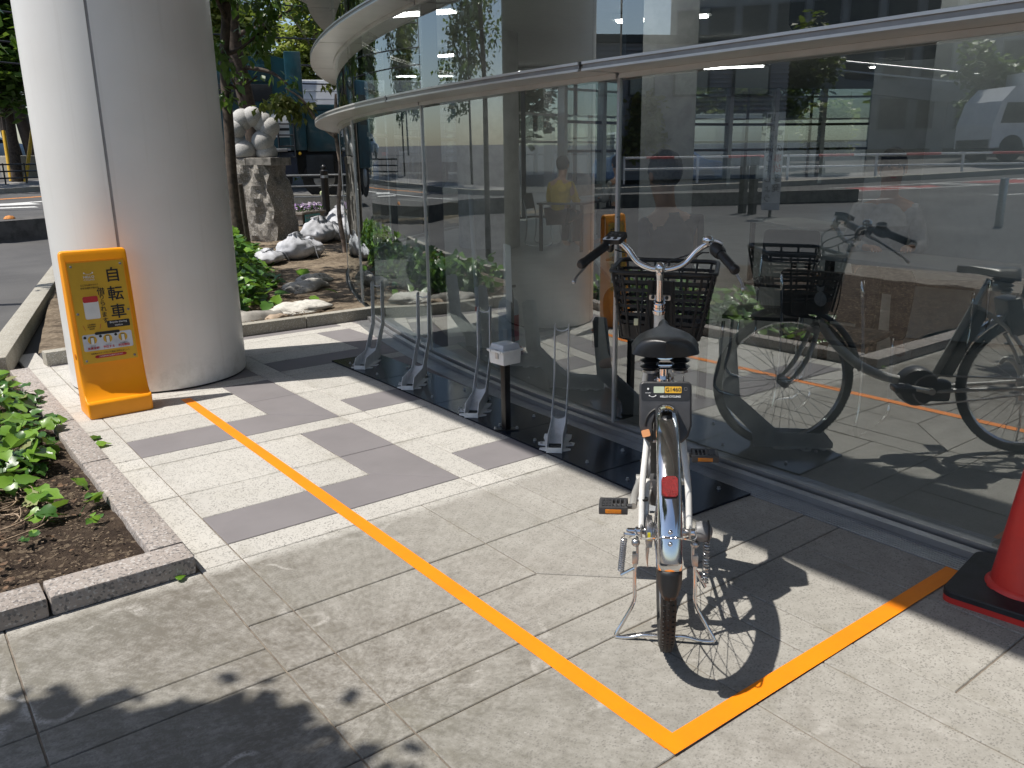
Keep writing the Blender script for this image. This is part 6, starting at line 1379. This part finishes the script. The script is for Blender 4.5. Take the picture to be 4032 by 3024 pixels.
# ------------------------------------------------------------------ things inside the building, seen through the glass
def person(name_lab, loc, rz, cloth, hair_m, trousers, standing=False, seat=0.45, lean=0.10):
    """seated (or standing) adult; local +x is the way the person faces"""
    t = thing('person', name_lab, 'person', loc, rz)
    hz = seat + .10 if not standing else .92
    def grow(name, verts, edges, rad, m, parent, root=0, sub=2):
        me = bpy.data.meshes.new(name); me.from_pydata(verts, edges, []); o = link(name, me, parent)
        sk = o.modifiers.new('skin', 'SKIN'); sk.use_smooth_shade = True; sb = o.modifiers.new('sub', 'SUBSURF'); sb.levels = sb.render_levels = sub
        for i, r in enumerate(rad): v = me.skin_vertices[0].data[i]; v.radius = r if isinstance(r, tuple) else (r, r); v.use_root = i == root
        dg = bpy.context.evaluated_depsgraph_get(); nm = bpy.data.meshes.new_from_object(o.evaluated_get(dg)); nm.materials.clear(); nm.materials.append(m); nm.name = name
        COL.objects.unlink(o); bpy.data.objects.remove(o); nm.polygons.foreach_set('use_smooth', [True] * len(nm.polygons)); return link(name, nm, parent)
    sx = lean * .45; H = Vector((lean * 1.1, 0, hz + .72)); V = []; E = []; Rd = []
    def add(p, r, par=None):
        V.append(tuple(p)); Rd.append(r)
        if par is not None: E.append((par, len(V) - 1))
        return len(V) - 1
    pel = add((0, 0, hz), (.15, .12)); wai = add((sx * .4, 0, hz + .18), (.13, .10), pel); chs = add((sx, 0, hz + .37), (.155, .11), wai); nek = add((sx * 1.5, 0, hz + .53), .055, chs); hd = add(tuple(H - Vector((.0, 0, .06))), .075, nek); top = add(tuple(H + Vector((.005, 0, .05))), (.085, .095), hd)
    for s in (1, -1):
        sh = add((sx, .17 * s, hz + .43), .062, chs)
        if standing: el = add((sx - .03, .24 * s, hz + .17), .042, sh); wr = add((sx + .08, .22 * s, hz - .06), .028, el); ha = add((sx + .12, .21 * s, hz - .14), (.035, .018), wr)
        else: el = add((sx + .05, .24 * s, hz + .18), .042, sh); wr = add((sx + .28, .14 * s, hz + .20), .028, el); ha = add((sx + .36, .10 * s, hz + .21), (.038, .018), wr)
        for k in range(4): kx = V[ha]; d = Vector((.02, 0, -.07)) if standing else Vector((.075, -.01 * s, -.008)); f1 = add(tuple(Vector(kx) + d * .5 + Vector((0, (k - 1.5) * .017, 0))), .009, ha); add(tuple(Vector(kx) + d * (1.05 + .1 * (k in (1, 2))) + Vector((0, (k - 1.5) * .019, -.012))), .008, f1)
        add(tuple(Vector(V[wr]) + Vector((.05, -.045 * s, .0))), .010, wr)
        hp = add((.02, .095 * s, hz - .02), .095, pel)
        if standing: kn = add((.02, .10 * s, .50), .065, hp); an = add((-.01, .10 * s, .10), .042, kn)
        else: kn = add((.42, .11 * s, hz - .02), .068, hp); an = add((.36, .11 * s, .10), .042, kn)
        add((V[an][0] + .16, V[an][1] + .01 * s, .045), (.042, .032), an)
    b = grow('body', V, E, Rd, M_skin, t)
    f = MB(); f.ball(H + Vector((.098, 0, -.005)), .018, 10, 8, (1.1, .8, 1.4)); 
    f.build('nose', M_skin, t, smooth=True)
    for s in (1, -1):
        MB().ball(H + Vector((.083, .032 * s, .022)), .011, 8, 6).build('eye', M_ink, t, smooth=True); MB().ball(H + Vector((.0, .088 * s, .0)), .026, 10, 8, (.8, .35, 1.2)).build('ear', M_skin, t, smooth=True)
    MB().ball(H + Vector((.086, 0, -.052)), .020, 10, 6, (.5, 1.1, .3)).build('mouth', M_redink, t, smooth=True)
    h = MB(); h.ball(H + Vector((-.016, 0, .035)), .112, 22, 14, (1.02, .88, 1.02), .12, 3, 5); h.v = [(x, y, z) for x, y, z in h.v]
    h.f = [q for q in h.f if not (max(h.v[i][0] for i in q) > H.x + .055 and min(h.v[i][2] for i in q) < H.z + .075) and min(h.v[i][2] for i in q) > H.z - .07]; h.mi = [0] * len(h.f)
    h.build('hair', hair_m, t, smooth=True)
    # clothing follows the same bones with a little ease
    def sel(idx): m = {a: i for i, a in enumerate(idx)}; return [V[a] for a in idx], [(m[a], m[c]) for a, c in E if a in m and c in m], [tuple(q + .016 for q in (Rd[a] if isinstance(Rd[a], tuple) else (Rd[a], Rd[a]))) for a in idx]
    arms = [i for i in range(len(V)) if False]
    up = [0, 1, 2]; names = {}
    n0 = 6; per = 5 + 4 * 2 + 0
    ups = [0, 1, 2]
    for a, c in E:
        if a == 2 and c != 3: ups.append(c); ups += [d for q, d in E if q == c]; ups += [d2 for q, d in E if q == c for q2, d2 in E if q2 == d]
    ups = list(dict.fromkeys(ups)); a, e, r = sel(ups); r[0] = (.165, .14); grow('jacket', a, e, r, cloth, t)
    lo = [0]
    for a, c in E:
        if a == 0 and c != 1: lo.append(c); lo += [d for q, d in E if q == c]; lo += [d2 for q, d in E if q == c for q2, d2 in E if q2 == d]
    MB().lathe([(.150, -.10), (.135, -.03), (.095, .025), (.070, .055), (.064, .075), (.056, .072)], 20, (sx * 1.15, 0, hz + .435), cap=False).build('collar', cloth, t, smooth=True)
    a, e, r = sel(lo); grow('trousers', a, e, r, trousers, t)
    return t
def chair(loc, rz, lab, logo=False, group='black shell chairs inside the building'):
    t = thing('chair', lab, 'chair', loc, rz, group)
    for s in (1, -1):
        MB().tube(bez([(.22, .21 * s, .44), (.23, .22 * s, .2), (.22, .22 * s, .012), (-.20, .22 * s, .012), (-.20, .22 * s, .2), (-.20, .21 * s, .46), (-.27, .20 * s, .80)], 4), .010, 8).build('frame_leg', M_chrome, t, smooth=True)
    g = MB(); 
    for i in range(9):
        for j in range(9): x, y = -.2 + .43 * i / 8, -.21 + .42 * j / 8; g.v.append((x, y, .455 - .02 * sin(pi * i / 8) * sin(pi * j / 8)))
    for i in range(8):
        for j in range(8): g.f.append((i * 9 + j, i * 9 + j + 1, (i + 1) * 9 + j + 1, (i + 1) * 9 + j)); g.mi.append(0)
    o = g.build('seat', M_chairblk, t, smooth=True); md = o.modifiers.new('t', 'SOLIDIFY'); md.thickness = .02
    fr = (Vector((-.245, 0, .70)), Vector((0, 1, 0)), Vector((-.2, 0, 1)).normalized())
    MB().slab(rrect(-.21, -.12, .21, .13, .04), fr, .018).build('backrest', M_chairblk, t, auto=30)
    if logo:
        P = [(.032 * cos(q) * (1.0 - .25 * max(0, sin(q))), -.01 + .040 * sin(q)) for q in [2 * pi * k / 20 for k in range(20)]]; g = MB(); g.slab(P, (fr[0] - Vector((.010, 0, 0)), fr[1], fr[2]), .003); g.slab([(-.014, .030), (.014, .030), (.020, .058), (0, .048), (-.020, .058)], (fr[0] - Vector((.010, 0, 0)), fr[1], fr[2]), .003); g.build('onion_emblem', M_lgrey, t)
    return t
def table(loc, rz, L, Wd, lab, h=.72, top=None):
    t = thing('table', lab, 'table', loc, rz)
    MB().box((0, 0, h - .015), (L, Wd, .03), ch=.006).build('table_top', top or M_table, t, auto=30)
    for x in (1, -1):
        for y in (1, -1): MB().box((x * (L / 2 - .05), y * (Wd / 2 - .05), (h - .03) / 2), (.045, .045, h - .03)).build('leg', M_mull, t)
    return t
def interior():
    F = .008
    table((3.10, 2.05, F), radians(52), 1.5, .6, 'pale table beside the glass where the person in navy sits')
    table((8.1, 8.3, F), radians(30), 1.5, .75, 'dark legged table by the interior column', .73, mat('dark_top', (.10, .10, .10), .3))
    table((9.4, 9.0, F), radians(30), 1.5, .75, 'dark legged table beyond the first one by the interior column', .73, MATS['dark_top'])
    table((4.35, .55, F), radians(80), 1.8, .6, 'long pale table near the right end of the glass')
    table((6.6, 3.2, F), radians(60), 1.4, .6, 'table deeper in the room behind the pillar')
    chair((3.32, 1.25, F), radians(120), 'black shell chair with a white onion emblem, left of the emblem pair', True); chair((3.05, .62, F), radians(10), 'black shell chair with a white onion emblem, right of the emblem pair', True)
    chair((4.45, 1.95, F), radians(200), 'black chair drawn up behind the pale table'); chair((5.3, 1.1, F), radians(190), 'black wire legged chair at the long table'); chair((8.0, 9.0, F), radians(-60), 'black chair at the table by the interior column'); chair((8.9, 7.8, F), radians(120), 'black chair on the near side of the dark table'); chair((9.9, 8.3, F), radians(120), 'black chair at the far dark table')
    person('person with grey hair in a navy jacket sitting at the table behind the glass', (2.93, 1.66, F), radians(85), M_navy, M_hairg, M_trouser)
    person('person in a yellow top sitting at the far table by the column', (7.55, 8.05, F), radians(20), M_yellowcloth, M_hairg, M_trouser); person('person in pale grey sitting at the far table, beside the one in yellow', (8.55, 7.75, F), radians(80), M_greycloth, M_navy, M_trouser)
    person('person in pale grey sitting deeper inside at the right', (4.95, 1.45, F), radians(215), M_greycloth, M_hairg, M_trouser)
    # extinguisher on its stand
    t = thing('fire_extinguisher', 'silver fire extinguisher with red label band standing on the floor inside the glass', 'extinguisher', (2.72, 3.02, F))
    MB().lathe([(.11, 0), (.12, .03), (.08, .05), (.0, .055)], 24).build('foot_ring', mat('maroon_plastic', (.20, .012, .03), .45), t, auto=40)
    MB().lathe([(.0, .05), (.072, .055), (.075, .08), (.075, .34), (.066, .385), (.035, .42), (.024, .43), (.022, .47), (0, .475)], 28).build('cylinder', mat('silver_cylinder', (.58, .65, .72), .35, 0), t, auto=50)
    MB().lathe([(.0758, .10), (.0758, .29)], 14, a0=radians(-112), a1=radians(-15), cap=False).build('red_label', M_redink, t); MB().box((-.066, -.044, .16), (.03, .012, .07), radians(-56)).build('paper_tag', M_paper, t)
    MB().tube(bez([(.0, 0, .46), (-.01, -.05, .47), (-.03, -.088, .40), (-.028, -.086, .2), (-.02, -.082, .09)], 6), .011, 8).build('hose', M_black, t, smooth=True)
    MB().box((.01, 0, .49), (.10, .025, .018)).build('valve_lever', M_mull, t); MB().tube([(0, 0, .49), (-.01, 0, .54)], .007, 6).build('safety_pin', M_yel, t)
    p = thing('banner_pole', 'white pole with a red band standing beside the extinguisher inside', 'pole', (2.60, 3.22, F)); MB().tube([(0, 0, 0), (-.03, .03, 1.15)], .016, 10).build('shaft', M_white, p); MB().tube([(-.0078, .0078, .30), (-.0085, .0085, .335)], .018, 10).build('band', M_redink, p)
    x, y, n = fac(1.25, -.012); o = MB().quad((x, y - .04, .55), (x, y + .045, .57), (x, y + .04, .90), (x, y - .03, .89)).build('paper_sheet', M_paper); md = o.modifiers.new('t', 'SOLIDIFY'); md.thickness = .001; tag(o, 'white paper sheet taped upright inside the curved glass', 'paper')
    # things seen through the far windows
    car('blue_car', 'blue car parked outside the far windows of the building', (20.5, 18.0, gz(20.5, 18.0) + .15), radians(150), M_bluecar); 
    w = thing('white_van', 'white box van outside the far windows of the building', 'van', (25.5, 20.5, gz(25.5, 20.5)), radians(150)); MB().box((0, 0, 1.7), (4.2, 2.0, 1.9), ch=.05).build('box_body', M_white, w, auto=30); MB().box((2.9, 0, 1.25), (1.5, 1.9, 1.6), ch=.2).build('cab', M_white, w, auto=30); MB().box((3.3, 0, 1.65), (.9, 1.7, .6)).build('cab_window', M_carglass, w)
    for x in (-1.2, 2.8):
        for y in (.9, -.9): MB().lathe([(.38, -.1), (.4, 0), (.38, .1)], 18, (x, y, .4), 'y').build('wheel', M_rubber, w)
interior()
# ------------------------------------------------------------------ street scene on the other side of the pavement (mirrored in the glass)
def opposite():
    # corrugated grey building and office block across the road
    def block(name, lab, c, size, rz, m, cat='building'):
        t = thing(name, lab, cat, (c[0], c[1], gz(*c)), rz); return t
    t = block('clad_building', 'grey corrugated clad building across the road, mirrored in the glass', (-19.0, 22.0), None, radians(32), M_corr)
    MB().box((0, 0, 2.2), (9, 8, 4.4)).build('wall', M_corr, t)
    for k in range(30): MB().box((-.0, -4.03, .12 + k * .145), (9.02, .05, .07)).build('cladding_slat', M_corr, t)
    for k in range(4): 
        f = MB().box((-3.2 + 2.1 * k, -4.07, 3.2), (1.3, .06, 1.0)).build('window', M_mull, t); MB().box((-3.2 + 2.1 * k, -4.105, 3.2), (1.14, .02, .86)).build('pane', mat('window_pale', (.30, .32, .28), .15), f)
    MB().box((0, 0, 4.5), (9.3, 8.3, .25)).build('roof', M_mull, t)
    t = block('office_block', 'large dark grey office block across the road, mirrored in the glass', (-37.5, 24.5), None, radians(60), M_facade)
    MB().box((0, 0, 3.9), (17, 9, 7.8)).build('wall', mat('dark_office', (.38, .385, .39), .6, 0, .15, .7), t); MB().box((0, 0, 7.95), (17.4, 9.4, .3)).build('roof', M_mull, t)
    for j in range(3):
        for k in range(10): f = MB().box((-7.4 + 1.65 * k, -4.53, 1.6 + 2.3 * j), (1.35, .08, 1.5)).build('window', mat('office_frame', (.20, .21, .22), .4), t); MB().box((-7.4 + 1.65 * k, -4.575, 1.6 + 2.3 * j), (1.2, .02, 1.36)).build('pane', M_carglass, f)
    t = block('pale_block', 'pale low block across the road at the right of the mirrored street', (-43, 9.5), None, radians(70), M_facade)
    MB().box((0, 0, 2.6), (11, 8, 5.2)).build('wall', M_facade, t)
    for j in range(2):
        for k in range(6): f = MB().box((-4.4 + 1.75 * k, -4.03, 1.5 + 2.2 * j), (1.2, .08, 1.2)).build('window', M_mull, t); MB().box((-4.4 + 1.75 * k, -4.075, 1.5 + 2.2 * j), (1.06, .02, 1.06)).build('pane', M_carglass, f)
    rnd = random.Random(9)
    for (x, y, h, w, m, s, lab) in ((-27, 20.5, 6.5, 2.7, M_leafo, 51, 'olive tree between the clad building and the office block'), (-23.5, 16.4, 2.6, 1.2, M_leafo, 52, 'low olive tree before the clad building'), (-30.5, 13.8, 4.5, 2.0, M_leafm, 53, 'green tree before the office block'), (-16.2, 19.3, 3.2, 1.1, M_leafo, 54, 'small olive tree at the corner of the clad building'), (-7.5, 27.5, 9.0, 3.2, M_leafm, 55, 'tall green tree across the road left of the clad building'), (-1.5, 34, 10, 3.4, M_leafo, 56, 'tall olive tree across the road straight ahead'), (-38, 4, 6, 2.4, M_leafm, 57, 'green tree before the pale block')):
        z = gz(x, y); bl = []
        for k in range(7): a = rnd.uniform(0, 6.3); q = rnd.uniform(.1, .6); bl.append((w * q * cos(a), w * q * sin(a), h * rnd.uniform(.4, .85), w * .42, w * .42, h * .16))
        tree('street_side_tree', lab, 'tree', (x, y, z), [(0, 0, -.2), (.05, .05, h * .4), (0, 0, h * .8)], .12, .04, [([(0, 0, h * .35), (w * .3, .1, h * .5), (w * .5, .2, h * .6)], .05)], bl, 2600, .28, m, s, 'trees on the far pavement', .3, 2.2)
    # guard rail on the far pavement
    g = thing('guard_rail', 'white and red pipe guard rail along the far pavement', 'guard rail', (-21.5, 13.2, gz(-21.5, 13.2)), atan2(4.6, 7.5))
    for z in (.45, .80): MB().tube([(-9, 0, z), (9, 0, z)], .035, 8).build('rail', M_white, g)
    for k in range(7): MB().tube([(-9 + 3 * k, 0, 0), (-9 + 3 * k, 0, .85)], .045, 8).build('post', M_white, g)
    for k in range(6): MB().tube([(-8.2 + 3 * k, 0, .80), (-7.0 + 3 * k, 0, .80)], .038, 8).build('red_sleeve', M_redink, g)
    # two dark posts and the upright notice by the planter road
    b = thing('safety_banner', 'tall white upright notice with vertical lettering beside the near road, mirrored in the glass', 'notice', (-8.5, 7.9, gz(-8.5, 7.9)), atan2(-8.5 - 2.06, -(7.9 - .39)) + pi)
    d = Vector((2.06 + 8.5, .39 - 7.9, 0)).normalized(); rz = atan2(d.y, d.x) + pi / 2; b.rotation_euler = (0, 0, rz)
    MB().box((0, 0, 1.0), (.33, .03, 1.75)).build('board', M_paper, b); MB().tube([(0, .04, 0), (0, .04, 1.9)], .03, 8).build('stake', M_mull, b)
    R = Matrix.Rotation(pi / 2, 4, 'X')
    for s, x in (('環境を造りましょう', .075), ('中の事故多発', -.075)):
        for i, c in enumerate(s): text('board_lettering', c, .16, M_redink if c in '事故' else M_ink, b, Matrix.Translation((x, -.017, 1.76 - .178 * i - (.35 if x < 0 else 0))) @ R)
    for (x, y, lab) in ((-8.9, 8.6, 'dark square post left of the upright notice'), (-9.05, 8.95, 'dark square post farther left of the upright notice')):
        o = MB().box((0, 0, .55), (.12, .12, 1.1)).build('dark_post', M_mull, None, loc=(x, y, gz(x, y))); tag(o, lab, 'post', 'dark posts by the near road')
    o = MB().lathe([(.06, 0), (.06, .72), (.055, .735), (0, .735)], 20).build('steel_bollard', M_steel, None, auto=40, loc=(-9.0, 4.05, gz(-9.0, 4.05))); tag(o, 'shiny steel bollard on the near side of the road', 'bollard')
    # white lorry on the road
    w = thing('white_lorry', 'white lorry driving on the road, mirrored at the right of the glass', 'lorry', (-30.5, 11.6, gz(-30.5, 11.6)), atan2(4.6, 7.5))
    MB().box((-1.6, 0, 2.0), (5.6, 2.2, 2.3), ch=.05).build('cargo_box', M_white, w, auto=30); MB().slab([(1.3, .5), (3.0, .5), (3.0, 1.3), (2.75, 2.1), (2.3, 2.6), (1.3, 2.7)], (Vector((0, 0, 0)), Vector((1, 0, 0)), Vector((0, 0, 1))), 2.1).build('cab', M_white, w)
    MB().slab([(1.7, 1.35), (2.72, 1.35), (2.55, 2.05), (1.7, 2.05)], (Vector((0, -1.03, 0)), Vector((1, 0, 0)), Vector((0, 0, 1))), .06).build('cab_window', M_carglass, w)
    MB().box((-.6, 0, .62), (7.2, 1.9, .35)).build('chassis', M_teald, w)
    for x in (-3.2, -2.2, 2.2):
        for y in (1, -1): MB().lathe([(.2, -.12), (.46, -.12), (.48, 0), (.46, .12), (.2, .12)], 20, (x, .95 * y, .48), 'y').build('wheel', M_rubber, w, auto=40)
    # walkway ramp with railings in the distance
    r = thing('footbridge_ramp', 'sloping concrete footbridge ramp with railing, far across the road', 'footbridge', (-33.5, 17.2, gz(-33.5, 17.2)), radians(66))
    MB().box((0, 0, 2.5), (12, .8, .5), ry=radians(-9)).build('deck', M_facade, r)
    for z in (3.1, 3.5): MB().tube([(-6, -.4, z - .95), (6, -.4, z + .95)], .04, 6).build('rail', M_white, r)
    for x in (-4, 0, 4): MB().box((x, 0, 1.1 + x * .08), (.5, .5, 2.4 + x * .16)).build('pier', M_facade, r)
opposite()
